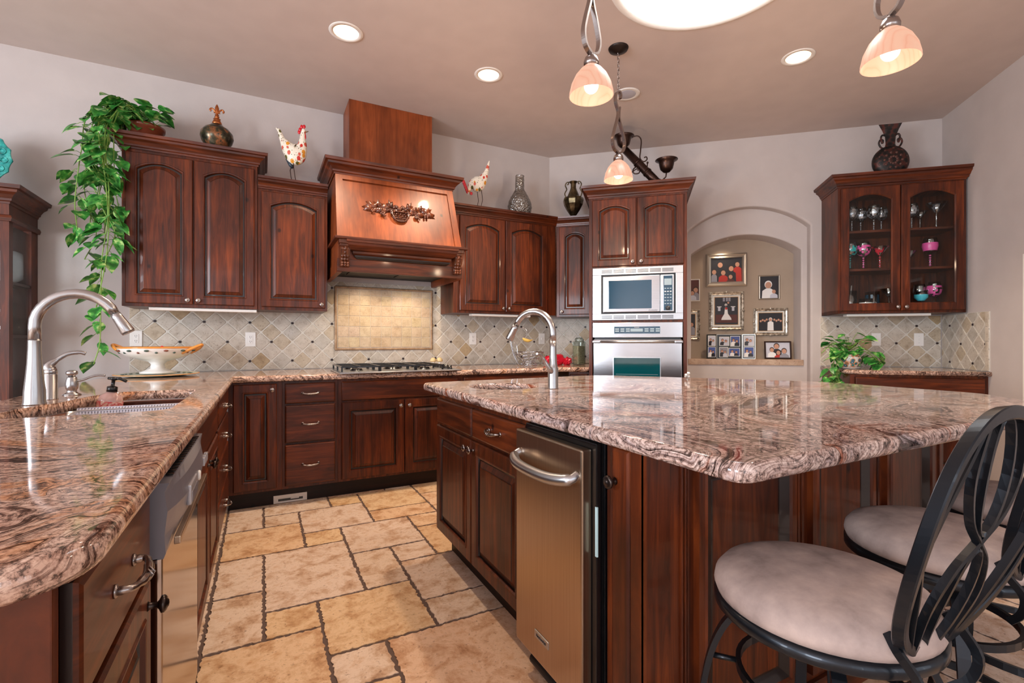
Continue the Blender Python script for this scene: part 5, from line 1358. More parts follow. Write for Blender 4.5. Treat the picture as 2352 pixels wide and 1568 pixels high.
t = thing('turquoise_plate', 'embossed turquoise plate standing on top of the china hutch', 'plate', Matrix.Translation((-1.60, 4.13, 2.085)) @ Matrix.Rotation(.0, 4, 'Z') @ Matrix.Rotation(math.radians(78), 4, 'X'))
mb = MB(); prp = [(.0, .0), (.09, .0), (.13, .012), (.19, .022), (.195, .026), (.19, .030), (.13, .020), (.09, .008), (.06, .012), (0, .008)]
mb.lathe([(r, z) for r, z in prp], TURQ, 48, (0, .20, 0))
for v in mb.bm.verts:
    r = Vector((v.co.x, v.co.y-.20)); a = math.atan2(r.y, r.x)
    if r.length > .15: v.co.x += r.x*.03*math.cos(16*a); v.co.y += r.y*.03*math.cos(16*a)
mb.build('dish', t)
mb = MB()
for k in range(16): a = 2*PI*k/16; mb.tube(ring2 if False else [(.155*math.cos(a)+.02*math.cos(q*PI/4), .20+.155*math.sin(a)+.02*math.sin(q*PI/4), .029) for q in range(8)], .003, TURQ, 6, closed=True)
for rr in (.05, .075, .105): mb.tube([(rr*math.cos(2*PI*q/28), .20+rr*math.sin(2*PI*q/28), .014+.1*max(0, rr-.09)) for q in range(28)], .003, TURQ, 6, closed=True)
mb.build('embossing', t)
mb = MB(); mb.tube([(-.08, .0, .012), (.08, 0, .012)], .008, DKBRN, 8); mb.build('stand', t)
def simple_glass(x, y, z, kind, sc, lbl, nm='drinking_glass', grp='glassware in the china hutch'):
    mb = MB(); mb.lathe([(r*sc, q*sc) for r, q in wine(kind)], GLASSW, 18, cap=False); o = mb.build(nm); o.location = (x, y, z+.0005); return mark(o, lbl, 'glass', grp)
gi = 0
for (x, y) in ((-1.42, 4.08), (-1.42, 4.17), (-1.42, 4.26), (-1.50, 4.12), (-1.50, 4.22)):
    simple_glass(x, y, 1.188, 'tumbler', .9, 'clear tumbler on the middle shelf of the china hutch')
    simple_glass(x, y, 1.188+.109, 'tumbler', .8, 'clear tumbler stacked on another in the china hutch') if y < 4.2 else None
for (x, y) in ((-1.43, 4.10), (-1.43, 4.22)): simple_glass(x, y, .78, 'goblet', .9, 'cut-glass goblet on the hutch base')
mb = MB(); mb.lathe([(.0, 0), (.08, .002), (.115, .014), (.115, .018), (.08, .008), (0, .006)], COMPM, 36); o = mb.build('dinner_plate'); o.matrix_world = Matrix.Translation((-1.50, 4.37, 1.519+.12)) @ Matrix.Rotation(math.radians(82), 4, 'X'); mark(o, 'round plate leaning at the back of the hutch top shelf', 'plate')
mb = MB(); mb.lathe([(.04, 0), (.045, .01), (.09, .045), (.10, .06), (.097, .06), (.085, .045), (.04, .014), (0, .014)], GLASSW, 30, cap=False); o = mb.build('crystal_bowl'); o.location = (-1.46, 4.17, .9); o.location.z = .7805; o.location.x = -1.60; mark(o, 'crystal bowl on the hutch base behind the goblets', 'bowl')

# ================================================================== framed pictures in the niche
SK = flat('photo_skin', (186, 138, 114), .6); HR = flat('photo_hair', (46, 32, 26), .6); PB = flat('photo_dark', (26, 24, 30), .5); PRd = flat('photo_red', (176, 44, 34), .6)
PG = flat('photo_grey', (140, 138, 146), .6); PWh = flat('photo_white', (226, 224, 222), .6); PBl = flat('photo_blue', (70, 88, 150), .6); PBr = flat('photo_brown', (84, 40, 34), .6); PLi = flat('photo_pale', (190, 190, 200), .6)
def photo(mb, x0, x1, z0, z1, y, bgm, people):
    mb.box(x0, x1, y, y+.002, z0, z1, bgm); w, h = x1-x0, z1-z0
    for i, (px_, pz_, s, shirt, hair) in enumerate(people):
        cx, cz_ = x0+w*px_, z0+h*pz_; r = s*min(w, h)*.085; yy = y-.0004-.0003*i
        bw = min(r*2.1, cx-x0-.001, x1-cx-.001); bot = z0+.001
        if cz_-r*1.1 > bot: mb.prism([(cx-bw, bot), (cx+bw, bot), (cx+bw*.92, max(bot+.001, cz_-r*2.0)), (cx+r*.7, cz_-r*1.15), (cx-r*.7, cz_-r*1.15), (cx-bw*.92, max(bot+.001, cz_-r*2.0))], yy-.0003, yy, shirt)
        cc = lambda rr, dx=0, dz=0, k=16: [(min(x1-.001, max(x0+.001, cx+dx+rr*math.cos(2*PI*q/k))), min(z1-.001, cz_+dz+rr*1.15*math.sin(2*PI*q/k))) for q in range(k)]
        if hair: mb.prism(cc(r*1.22, 0, r*.22), yy-.0005, yy-.0003, hair)
        mb.prism(cc(r), yy-.0007, yy-.0005, SK)
def frame_obj(name, s0, z0, s1, z1, fw, fm, label, bgm, people, d=-.34, ornate=False, lean=0, mat_=None, mw_=0, th=.02, liner=None):
    w, h = s1-s0, z1-z0
    M = FB(s0, z0, d) @ Matrix.Rotation(-lean, 4, 'X')
    t = thing(name, label, 'picture frame', M)
    mb = MB(); LL = []
    for i, y in ((0, -.001), (0, -th*.8), (fw*.25, -th), (fw*.6, -th*.75), (fw*.9, -th*.9), (fw, -th*.4), (fw, -.002)): LL.append([(i, y, i), (w-i, y, i), (w-i, y, h-i), (i, y, h-i)])
    mb.loops(LL, fm); mb.box(.004, w-.004, -.003, -.001, .004, h-.004, BLKF)
    if ornate:
        for cx, cz_ in ((0, 0), (w, 0), (w, h), (0, h)):
            for k in range(6): a = k*PI/3; mb.sphere((cx+(fw*.5 if cx == 0 else -fw*.5)+.008*math.cos(a), -th, cz_+(fw*.5 if cz_ == 0 else -fw*.5)+.008*math.sin(a)), (.007, .005, .007), fm, 6)
        for k in range(int(w/.012)): mb.sphere((.012*k+.006, -th*.9, .004), (.004, .003, .003), fm, 6); mb.sphere((.012*k+.006, -th*.9, h-.004), (.004, .003, .003), fm, 6)
        for k in range(int(h/.012)): mb.sphere((.004, -th*.9, .012*k+.006), (.003, .003, .004), fm, 6); mb.sphere((w-.004, -th*.9, .012*k+.006), (.003, .003, .004), fm, 6)
        for cx, cz_ in ((w/2, .004), (w/2, h-.004), (.004, h/2), (w-.004, h/2)):
            mb.sphere((cx, -th, cz_), (.012, .006, .012), fm, 8)
    mb.build('frame_border', t)
    i = fw
    if mat_: mb = MB(); mb.box(i, w-i, -.006, -.003, i, h-i, mat_); mb.build('mat_board', t); i += mw_
    if liner: mb = MB(); mb.box(i-.006, w-i+.006, -.008, -.006, i-.006, h-i+.006, liner); mb.build('liner', t)
    mb = MB(); photo(mb, i, w-i, i, h-i, -.0105, bgm, people); lab(mb.build('photograph', t), 'printed photograph'); return t
frame_obj('picture_frame', 1.632, 1.728, 2.03, 2.074, .05, SILVERP, 'large silver framed family portrait at the top of the niche', PB,
          [(.30, .72, 1.15, PB, None), (.86, .72, 1.0, PRd, HR), (.66, .55, 1.1, PB, HR), (.10, .42, 1.0, PG, HR), (.40, .38, 1.05, PRd, HR), (.64, .20, .9, PBr, HR)], th=.03)
frame_obj('picture_frame', 2.142, 1.580, 2.341, 1.833, .014, SILVERP, 'small silver framed photo of a child in a white hat', PB, [(.45, .60, 2.0, PWh, PWh), (.75, .30, 1.2, PLi, None)], th=.012)
t = frame_obj('picture_frame', 1.662, 1.270, 2.001, 1.670, .035, SILVERF, 'ornate silver framed photo of a bride in the middle of the niche', PB, [], ornate=True, mat_=MATW, mw_=.022, liner=LINER)
mb = MB(); w, h = .339, .40; y = -.0125
mb.prism([(.065, .075), (.274, .075), (.274, .16), (.065, .16)], y, y-.0003, PBr)
mb.prism([(.12, .105), (.22, .105), (.215, .125), (.185, .17), (.178, .235), (.156, .235), (.150, .17), (.125, .125)], y-.0004, y-.001, PWh)
mb.prism([(.180, .17), (.205, .17), (.205, .275), (.180, .275)], y-.0001, y-.0004, PB)
for cx, cz_, r, m in ((.165, .262, .013, PWh), (.166, .258, .009, SK), (.188, .285, .010, SK), (.168, .225, .012, PRd)): mb.prism([(cx+r*math.cos(2*PI*q/14), cz_+r*1.1*math.sin(2*PI*q/14)) for q in range(14)], y-.001, y-.0016, m)
for x in (.10, .235): mb.prism([(x-.022, .24), (x+.022, .24), (x+.022, .247), (x-.022, .247)], y, y-.0005, PWh); mb.prism([(x-.012, .20), (x+.012, .20), (x+.012, .24), (x-.012, .24)], y, y-.0005, PLi)
for x in (.145, .175, .20): mb.prism([(x-.01, .30), (x+.01, .30), (x+.01, .34), (x-.01, .34)], y, y-.0003, PG)
lab(mb.build('bridal_figure', t), 'bride in a white gown with red bouquet')
t = frame_obj('picture_frame', 2.093, 1.209, 2.413, 1.491, .032, SILVERF, 'ornate silver framed wedding party photo at the right of the niche', PB, [(x, z_, .62, PB, HR) for x, z_ in ((.08, .54), (.17, .60), (.26, .56), (.34, .63), (.66, .62), (.75, .56), (.84, .61), (.93, .55))]+[(.5, .62, .9, PWh, PWh)], ornate=True, mat_=MATW, mw_=.018, liner=LINER)
frame_obj('picture_frame', 2.179, .969, 2.425, 1.150, .014, DKBRN, 'small dark brown framed family photo leaning on the niche ledge', PLi, [(.45, .74, 1.7, PB, HR), (.25, .50, 1.4, PWh, HR), (.52, .32, 1.4, PRd, HR), (.76, .42, 1.6, PG, HR)], d=-.25, lean=.14)
frame_obj('picture_frame', 1.475-.09, 1.579, 1.571, 1.815, .010, WHITET, 'white framed portrait partly hidden behind the oven tower, upper of two', PBr, [(.8, .5, 1.6, PG, HR), (.6, .35, 1.4, PLi, HR)], th=.012)
frame_obj('picture_frame', 1.475-.18, 1.166, 1.571, 1.488, .030, SILVERF, 'ornate silver frame partly hidden behind the oven tower, lower of two', PB, [(.8, .5, 1.2, PG, HR)], ornate=True, mat_=MATW, mw_=.018, liner=LINER)
# folding multi-photo frame
t = thing('folding_photo_frame', 'black three-panel folding frame with eight small photos on the niche ledge', 'picture frame', FB(1.62, .969, -.22))
for nm, x0, x1, y0, y1, cells in (('left_panel', 0, .098, -.03, 0, [(0.1, .52, .9, .95), (.1, .06, .9, .49)]), ('centre_panel', .100, .342, 0, 0, [(.10, .53, .50, .90), (.54, .50, .92, .93), (.10, .06, .45, .48), (.47, .10, .92, .44)]), ('right_panel', .345, .462, 0, -.03, [(.12, .52, .9, .94), (.12, .07, .9, .49)])):
    ang = math.atan2(y1-y0, x1-x0); w = math.hypot(x1-x0, y1-y0); h = .252
    mb = MB(); mb.box(0, w, -.006, .006, 0, h, BLKF, .002)
    if nm != 'left_panel':
        for a in ((0, .004, 0, h), (w-.004, w, 0, h), (0, w, 0, .004), (0, w, h-.004, h)): mb.box(a[0], a[1], -.0075, -.004, a[2], a[3], SILVERP)
    o = mb.build(nm, t); o.location = (x0, y0, 0); o.rotation_euler = (0, 0, ang)
    for i, (a, b, c_, d_) in enumerate(cells):
        m2 = MB(); m2.box(w*a, w*c_, -.008, -.006, h*b, h*d_, MATW); photo(m2, w*a+.005, w*c_-.005, h*b+.005, h*d_-.005, -.0095, [PLi, PBl, PG, PBl][i % 4], [(.3, .6, 1.6, PWh if i % 2 else PB, HR), (.68, .5, 1.5, PB if i % 2 else PLi, HR)]); m2.build('photo', o)
t = thing('recessed_niche_light', 'small round recessed light in the arched soffit of the niche', 'ceiling light', FB(1.79, 2.209, -.22))
mb = MB(); mb.lathe([(.045, 0), (.045, -.005), (.034, -.006), (.03, 0)], WHITET, 24); mb.build('trim_ring', t)
mb = MB(); mb.lathe([(0, -.003), (.03, -.003)], PLi, 20); mb.build('lamp', t)

# ================================================================== right base cabinet
t = thing('bar_cabinet', 'cherry base cabinet under the narrow counter on the right', 'cabinet', FB(2.60, 0))
mb = MB(); zt_ = CZ-.037
mb.box(.015, LB-2.60-.014, -.62, -.001, .1, zt_, WOOD, .002); mb.build('body', t)
mb = MB(); mb.box(.03, LB-2.60-.014, -.56, -.001, 0, .1, DARKWOOD); mb.build('toe_kick', t)
drawer_part(t, .05, .92, .70, zt_-.02, -.64, False); door_part(t, .05, .48, .12, .69, -.641, 0, (.45, .65)); door_part(t, .488, .92, .12, .69, -.641, 0, (.52, .65))
# talavera pothos
def tal_pot(t):
    mb = MB(); mb.lathe([(.045, 0), (.055, .005), (.078, .05), (.082, .09), (.078, .10), (.084, .105), (.084, .112), (.076, .112), (.070, .10)], TALAV, 30, cap=False); mb.lathe([(0, .002), (.05, .002)], TALAV, 20)
    mb.build('pot', t); mb = MB(); mb.lathe([(0, .098), (.073, .097)], SOIL, 20); mb.build('soil', t)
    mb = MB(); mb.lathe([(.05, .0), (.075, .002), (.082, .012)], COMPM, 24, cap=False); lab(mb.build('saucer', t), 'white saucer')
vs = [[(0, 0, .1), (-.07, -.05, .15), (-.14, -.10, .06), (-.16, -.13, -.05), (-.20, -.14, -.10)], [(0, 0, .1), (-.08, -.08, .14), (-.13, -.12, .02), (-.12, -.14, -.10), (-.14, -.15, -.16)],
      [(0, 0, .1), (.08, -.05, .14), (.16, -.06, .08), (.22, -.05, .03)], [(0, 0, .1), (.06, .0, .17), (.16, .02, .13), (.25, .0, .05)], [(0, 0, .1), (-.1, 0, .2), (-.2, -.02, .12)]]
pothos(FB(2.690, CZ+.001, .40) @ Matrix.Scale(1.08, 4), 'small variegated pothos in a patterned talavera pot on the right counter', tal_pot, vs, .075, 8, 30, .14, .15, .165)

# ================================================================== island
IX = .860; IY0, IY1 = .895, 2.53
t = thing('island_sink_cabinet', 'island cabinet with two drawers above two doors facing the sink run', 'cabinet', FI(2.515, 0, IX))
w = 2.515-1.513
mb = MB(); mb.box(0, w, 0, .02, ZB, ZT, WOOD); mb.box(0, .02, .02, .6, ZB, ZT, WOOD); mb.box(w-.02, w, .02, .6, ZB, ZT, WOOD); mb.box(.02, w-.02, .02, .6, ZB, ZB+.02, WOOD); mb.box(.02, w-.02, .58, .6, ZB, ZT, WOOD); mb.build('body', t)
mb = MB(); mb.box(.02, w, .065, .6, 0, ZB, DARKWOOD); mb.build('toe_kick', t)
drawer_part(t, .015, w/2-.006, .712, .842, -.021, False); d = drawer_part(t, w/2+.006, w-.008, .712, .842, -.021, True)
door_part(t, .015, w/2-.004, .135, .698, -.022, 0, (w/2-.032, .660)); door_part(t, w/2+.004, w-.008, .135, .698, -.022, 0, (w/2+.032, .660))
knob(t.children[0] if False else d, w/2+.03, -.021, .60) if False else None
# body of island: back, end and stool-side panels
t = thing('kitchen_island', 'dark cherry island base with raised panels on the stool side', 'island', (0, 0, 0))
mb = MB(); mb.box(1.465, 2.40, .915, 2.515, 0, ZT, WOOD); mb.box(IX+.03, 1.465, .915, .954, .0, ZT, WOOD); mb.box(1.3, 1.465, .954, 1.5, 0, ZT, WOOD); mb.build('core', t)
mb = MB(); mb.box(.842, 2.40, .897, .915, 0, ZT, WOOD); mb.box(.842, IX+.03, .906, .955, 0, ZT, WOOD, .002)
mb.box(.955, .962, .890, .898, .08, ZT, WOOD, .002); mb.box(.966, .972, .888, .898, .08, ZT, WOOD, .002); mb.box(.976, .983, .890, .898, .08, ZT, WOOD, .002)
mb.box(.842, 2.40, .884, .898, 0, .09, WOODH, .003); mb.build('stool_side', t)
for x0, x1 in ((1.005, 1.42), (1.50, 1.86), (1.935, 2.28)):
    mb = MB(); zt2 = ZT-.03
    L = [rloop(x0, x1, .12, zt2, 0, .897, 0), rloop(x0, x1, .12, zt2, 0, .878, 0), rloop(x0, x1, .12, zt2, .022, .878, 0), rloop(x0, x1, .12, zt2, .028, .874, 0), rloop(x0, x1, .12, zt2, .034, .880, 0), rloop(x0, x1, .12, zt2, .062, .893, 0), rloop(x0, x1, .12, zt2, .068, .893, 0)]
    mb.loops(L, [WOOD, WOOD, WOOD, WOOD, GLAZE, GLAZE, WOOD], cap1=True); mb.build('raised_panel', t)
mb = MB()
for x in (1.45, 1.47, 1.885, 1.905, 2.31, 2.36): mb.box(x-.006, x+.006, .890, .898, .09, ZT, WOOD, .002)
mb.build('pilaster_strips', t)
t = thing('pullout_cabinet', 'narrow island pull-out with a bronze knob beside the trash compactor', 'cabinet', FI(1.072, 0, IX))
mb = MB(); mb.box(0, .115, 0, .42, 0, ZT, WOOD, .002); mb.build('body', t)
mb = MB(); slab_front(mb, .040, .112, .03, ZT-.008, -.02, WOOD); d = mb.build('door', t); knob(d, .058, -.02, .772, BRONZE, 1.15)
# trash compactor
t = thing('trash_compactor', 'tall stainless trash compactor with curved handle in the island', 'trash compactor', FI(1.508, 0, IX))
w = .430
mb = MB(); mb.box(.003, w-.003, .0, .42, .03, ZT-.003, BLACK, .002); mb.box(.012, w-.010, -.025, 0, .06, ZT-.012, BLACK, .003); mb.build('cabinet_shell', t)
mb = MB(); mb.box(.006, w-.03, -.062, -.026, .10, ZT-.03, STEELD, .006); dr = mb.build('drawer_front', t)
mb = MB(); mb.tube(smoothpath([(.035, -.058, .765), (.04, -.085, .752), (.10, -.108, .742), (.20, -.115, .740), (.30, -.108, .742), (.37, -.085, .752), (.378, -.058, .765)], 6), [.014]*6+[.0175]*25+[.014]*6, STEELW, 14)
mb.build('handle', dr)
mb = MB(); mb.box(.14, .225, -.065, -.060, .175, .200, STEELW, .002); bd = mb.build('badge', dr); text_part(bd, 'KitchenAid', .1825, -.0655, .1875, .013, DKGREY)
mb = MB(); mb.box(w-.014, w-.006, -.027, -.022, .54, .68, flat('pale_sticker', (190, 220, 224), .5)); lab(mb.build('sticker', t), 'pale blue-white label strip')
mb = MB(); mb.lathe([(.0, -.004), (.02, -.004), (.02, .33), (0, .33)], RUBBER, 12, M=Matrix.Translation((.05, -.01, .035)) @ Matrix.Rotation(PI/2, 4, 'Y')); mb.build('foot_pedal', t)
# island prep sink and faucet
t = thing('prep_sink', 'small round stainless prep sink in the island worktop', 'sink', (isl_c[0], isl_c[1], CZ))
mb = MB(); mb.lathe([(isl_r+.015, -.043), (isl_r-.002, -.043), (isl_r-.004, -.12), (isl_r-.03, -.165), (isl_r-.08, -.175), (.03, -.18), (0, -.18)], STEEL, 44, cap=False); mb.build('bowl', t)
mb = MB(); mb.lathe([(.04, -.176), (.04, -.172), (.03, -.172), (0, -.175)], NICKEL, 20); mb.build('drain', t)
dx, dy = -.50, .866; ln = math.hypot(dx, dy); dx /= ln; dy /= ln
tf = faucet(frame((dx, dy, 0), (-dy, dx, 0), (1.272, 2.005, CZ)), 'brushed-nickel pull-down faucet at the island prep sink', .385, .225, big=False)
mb = MB(); mb.tube(smoothpath([(0, .018, .085), (.0, .045, .105), (.015, .062, .14), (.02, .085, .165), (.02, .125, .175)], 5), [.014]*5+[.010]*8+[.006]*8, NICKEL, 10); mb.build('lever', tf)
t = thing('crystal_ornament', 'tiny clear crystal ornament at the far edge of the island', 'ornament', (2.30, 2.10, CZ))
mb = MB(); mb.lathe([(.012, 0), (.012, .003), (.004, .005), (.004, .012)], GLASSW, 10); mb.build('foot', t)
mb = MB()
for k in range(10): a = k*2.4; mb.sphere((.012*math.cos(a), .012*math.sin(a), .02+.010*(k % 3)), .0075, GLASSW if k % 2 else WHITE, 6)
mb.build('petals', t)

# ================================================================== pendants
def pendant(x, y, zb_, lbl, rot=0):
    t = thing('pendant_light', lbl, 'pendant light', frame((math.cos(rot), math.sin(rot), 0), (-math.sin(rot), math.cos(rot), 0), (x, y, zb_)))
    mb = MB(); pr = [(.097, 0), (.0965, .012), (.088, .050), (.070, .088), (.048, .115), (.030, .130), (.022, .134), (.020, .130), (.046, .111), (.067, .085), (.085, .048), (.0935, .012), (.094, .001)]
    mb.lathe(pr, SHADE, 40, cap=False); lab(mb.build('lamp_shade', t), 'glowing peach alabaster glass shade')
    mb = MB(); mb.lathe([(.022, .128), (.033, .135), (.034, .150), (.028, .168), (.014, .180), (.008, .186), (0, .186)], PEWTER, 24); mb.build('socket_cap', t)
    mb = MB(); mb.sphere((0, 0, .045), (.032, .032, .034), BULB, 20); mb.lathe([(.018, .07), (.014, .12)], WHITE, 14); mb.build('bulb', t)
    mb = MB(); up = Vector((0, 1, 0))
    S = smoothpath([(0, 0, .184), (-.040, 0, .207), (-.056, 0, .26), (-.040, 0, .33), (-.010, 0, .42), (-.004, 0, .47), (-.028, 0, .53), (-.022, 0, .585), (.008, 0, .605), (.022, 0, .585), (.018, 0, .56)], 6)
    mb.tube(S, 0, PEWTER, rect=(.011, .022), up=Vector((0, 1, 0)))
    S = smoothpath([(0, 0, .184), (.042, 0, .207), (.058, 0, .26), (.040, 0, .33), (.008, 0, .41), (.004, 0, .455), (.010, 0, .50)], 6)
    mb.tube(S, 0, PEWTER, rect=(.011, .022), up=Vector((0, 1, 0))); mb.build('hook_loop', t)
    mb = MB(); z = .585; top = H-zb_-.03; k = 0
    while z < top:
        pts = [(.0075*math.cos(a_*PI/4), 0, z+.016+.017*math.sin(a_*PI/4)) for a_ in range(8)]
        if k % 2: pts = [(0, p[0], p[2]) for p in pts]
        mb.tube(pts, .0022, PEWTER, 5, closed=True); z += .027; k += 1
    mb.build('chain', t)
    mb = MB(); mb.lathe([(.0, top-.006), (.012, top-.004), (.03, top+.004), (.062, top+.016), (.068, top+.028), (.068, top+.0295)], CANOPY, 30); mb.build('canopy', t)
    l = bpy.data.lights.new('pendant_bulb', 'POINT'); l.energy = 7; l.color = (1, .72, .48); l.shadow_soft_size = .035
    o = bpy.data.objects.new('pendant_bulb_light', l); COL.objects.link(o); o.location = (x, y, zb_-.12)
    return t
pendant(1.292, 1.721, 2.235, 'pendant lamp hanging above the island prep sink, between the ceiling lights and the skylight', .30)
pendant(2.150, 2.560, 2.245, 'farthest pendant lamp, hanging in front of the oven tower', .1)
pendant(2.178, .979, 2.235, 'pendant lamp nearest the right corner of the picture', 1.25)

# recessed cans
CW = ('left recessed ceiling light, above the wall cabinets', 'middle recessed ceiling light, in front of the range hood', 'right recessed ceiling light, near the glass-door cabinet')
for i, (x, y) in enumerate(CANS):
    t = thing('recessed_light', CW[i], 'ceiling light', (x, y, H))
    mb = MB(); mb.lathe([(.076, .006), (.079, -.004), (.104, -.004), (.106, -.001), (.082, -.0005)], WHITET, 36, cap=False); mb.build('trim_ring', t)
    mb = MB(); mb.lathe([(.078, .0), (.070, .06), (.060, .105)], CANB, 32, cap=False); mb.build('baffle', t)
    mb = MB(); mb.lathe([(0, .085), (.04, .087), (.060, .10)], CANLIT, 28, cap=False); mb.build('lamp', t)
    l = bpy.data.lights.new('can_spot', 'SPOT'); l.energy = 75; l.color = (1, .78, .56); l.spot_size = math.radians(105); l.spot_blend = .7; l.shadow_soft_size = .05
    o = bpy.data.objects.new('can_spot_light', l); COL.objects.link(o); o.location = (x, y, H+.03)
t = thing('ceiling_speaker', 'round unlit ceiling disc behind the farthest pendant chain', 'ceiling light', (SPK[0], SPK[1], H))
mb = MB(); mb.lathe([(0, -.004), (.07, -.004), (.078, -.006), (.1, -.006), (.104, -.001)], WHITET, 36); mb.build('trim_ring', t)
mb = MB(); mb.lathe([(0, -.0055), (.066, -.0055), (.07, -.0045)], PLi, 30); mb.build('grille', t)
# hood lamps over the range panel
for x in (HX-.2, HX+.2):
    l = bpy.data.lights.new('hood_lamp', 'SPOT'); l.energy = 4; l.color = (1, .80, .58); l.spot_size = math.radians(140); l.spot_blend = .8; l.shadow_soft_size = .03
    o = bpy.data.objects.new('hood_lamp_light', l); COL.objects.link(o); o.location = (x, YA-.30, 1.655); o.rotation_euler = (math.radians(15), 0, 0)
# niche lamp
l = bpy.data.lights.new('niche_lamp', 'SPOT'); l.energy = 3; l.color = (1, .80, .58); l.spot_size = math.radians(130); l.spot_blend = .8; l.shadow_soft_size = .03
o = bpy.data.objects.new('niche_lamp_light', l); COL.objects.link(o); p = COR+dB*1.79-nB*.20; o.location = (p.x, p.y, 2.19)

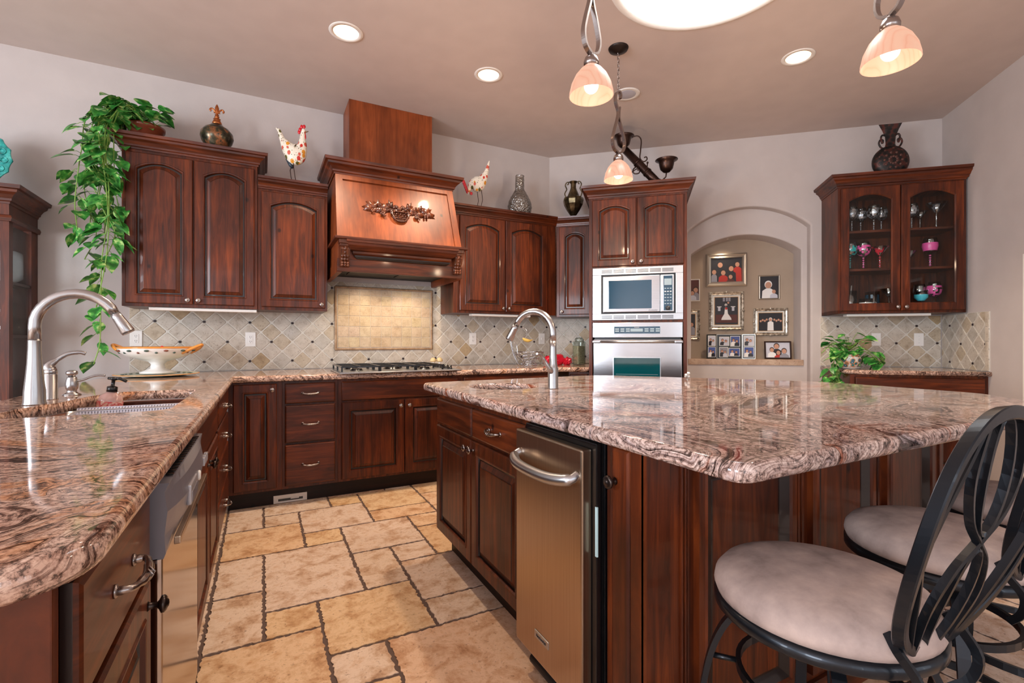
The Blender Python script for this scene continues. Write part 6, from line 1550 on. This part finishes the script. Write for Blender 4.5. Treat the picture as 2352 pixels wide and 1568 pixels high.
# ================================================================== bar stools
def make_stool():
    t = thing('bar_stool', '', 'stool', (0, 0, 0), 'iron stools along the island')
    mb = MB(); mb.lathe([(0, .600), (.185, .600), (.199, .606), (.204, .620), (.201, .636), (.188, .652), (.155, .664), (.10, .671), (0, .674)], SUEDE, 56); mb.build('seat_cushion', t)
    mb = MB(); L = [(.168, .578), (.200, .578), (.204, .582), (.204, .600), (.195, .604), (.168, .600)]
    mb.lathe(L+[L[0]], IRON, 56, cap=False); mb.build('seat_ring', t)
    # back: ring of flat bar in a slightly leaning plane behind the seat (towards -y)
    lean = .07; b0 = Vector((0, -.185, .595)); 
    def bp(u, v, o=0): # u across, v up
        vv = v; return Vector((u, -.182-.112*vv/.45-.02*math.sin(vv/.45*PI)+o, .602+vv))
    ov = [bp(.162*math.sin(a), .225-.222*math.cos(a)) for a in [2*PI*i/112 for i in range(112)]]
    mb = MB()
    tt = bmesh.new(); rows = []
    for i, p in enumerate(ov):
        a = 2*PI*i/112; wd = .012+.010*(max(0, math.cos(a))**4+max(0, -math.cos(a))**6)
        n_in = (bp(0, .225)-p); n_in.y *= .3; n_in.normalize(); yv = Vector((0, 1, -.25)).normalized()
        rows.append([tt.verts.new(p+yv*.011), tt.verts.new(p-yv*.011), tt.verts.new(p-yv*.011+n_in*wd), tt.verts.new(p+yv*.011+n_in*wd)])
    for i in range(112):
        a, b = rows[i], rows[(i+1) % 112]
        for j in range(4): tt.faces.new((a[j], a[(j+1) % 4], b[(j+1) % 4], b[j]))
    bmesh.ops.recalc_face_normals(tt, faces=tt.faces); bmesh.ops.bevel(tt, geom=[e for e in tt.edges if not e.is_boundary and e.calc_face_angle(0) > .8], offset=.002, segments=1, affect='EDGES')
    mb.join(tt, IRON); mb.build('back_hoop', t)
    def strip(pts): mb.tube([bp(u, v) for u, v in pts], 0, IRON, rect=(.006, .012), up=Vector((0, 1, -.25)).normalized())
    sm = lambda P, n=6: [(q.x, q.y) for q in smoothpath([(a, b, 0) for a, b in P], n)]
    mb = MB()
    for s in (-1, 1):
        strip(sm([(s*.045, .432), (s*.066, .34), (s*.045, .27), (0, .225), (-s*.045, .18), (-s*.066, .11), (-s*.045, .022)]))
        strip(sm([(s*.150, .235), (s*.125, .30), (s*.085, .37), (s*.050, .428)])); strip(sm([(s*.150, .215), (s*.122, .15), (s*.095, .09), (s*.060, .028)]))
    for zc in (.335, .115):
        strip([(.034*math.sin(2*PI*i/24), zc+.098*math.cos(2*PI*i/24)) for i in range(25)])
    mb.build('back_scrollwork', t)
    for s in (-1, 1):
        mb = MB(); mb.tube(smoothpath([(s*.082, -.175, .655), (s*.090, -.195, .635), (s*.086, -.222, .600), (s*.080, -.215, .560), (s*.072, -.19, .53)], 4), 0, IRON, rect=(.015, .007), up=Vector((1, 0, 0))); mb.build('back_bracket', t)
    for k in range(4):
        a = PI/4+k*PI/2; c_, s_ = math.cos(a), math.sin(a)
        mb = MB(); P = smoothpath([(.10, .555), (.165, .545), (.212, .47), (.236, .36), (.242, .22), (.240, .10), (.255, .004)], 5) if False else [(q.x, q.y) for q in smoothpath([(.06, .565, 0), (.15, .552, 0), (.200, .48, 0), (.228, .36, 0), (.238, .22, 0), (.236, .10, 0), (.252, .004, 0)], 5)]
        mb.tube([(r*c_, r*s_, z) for r, z in P], 0, IRON, rect=(.024, .012), up=Vector((c_, s_, .001)).normalized()); mb.build('leg', t)
    mb = MB(); mb.tube([(.222*math.cos(2*PI*i/48), .222*math.sin(2*PI*i/48), .20) for i in range(48)], 0, IRON, rect=(.010, .022), closed=True); mb.build('foot_ring', t)
    mb = MB(); mb.tube([(.155*math.cos(2*PI*i/40), .155*math.sin(2*PI*i/40), .44) for i in range(40)], 0, IRON, rect=(.010, .018), closed=True)
    for k in range(4):
        a = PI/4+k*PI/2; mb.tube([(.15*math.cos(a), .15*math.sin(a), .44), (.214*math.cos(a), .214*math.sin(a), .44)], .006, IRON, 6)
    mb.build('upper_ring', t)
    mb = MB(); mb.lathe([(.09, .562), (.09, .578), (.04, .579)], IRON, 24); mb.lathe([(.05, .548), (.05, .562)], IRON, 20); mb.build('swivel_plate', t)
    return t
def copy_tree(o, parent=None):
    c = o.copy(); COL.objects.link(c)
    if parent: c.parent = parent
    for ch in list(o.children): copy_tree(ch, c)
    return c
stool = make_stool()
for i, (x, y, rz, lbl) in enumerate(((1.035, .592, -.09, 'nearest black iron bar stool with oval scrolled back and taupe seat'), (1.575, .60, -.22, 'second black iron bar stool from the front, its back cut by the picture edge'), (2.14, .60, .1, 'farthest black iron bar stool, seen through the near stool back'))):
    o = stool if i == 0 else copy_tree(stool)
    o.location = (x, y, 0); o.rotation_euler = (0, 0, rz); o['label'] = lbl

# bookcase sliver on the east wall
t = thing('bookcase', 'white built-in bookcase at the right edge of the picture', 'bookcase', FC(1.003, 0, 0))
mb = MB(); w = .894
mb.box(0, .02, -.012, .30, 0, 1.755, WHITET); mb.box(w-.02, w, -.012, .30, 0, 1.755, WHITET); mb.box(.02, w-.02, .285, .30, 0, 1.755, DKGREY)
for z in (.0, .45, .78, 1.10, 1.42, 1.725): mb.box(.02, w-.02, -.012, .285, z, z+.03, WHITET)
mb.build('body', t)
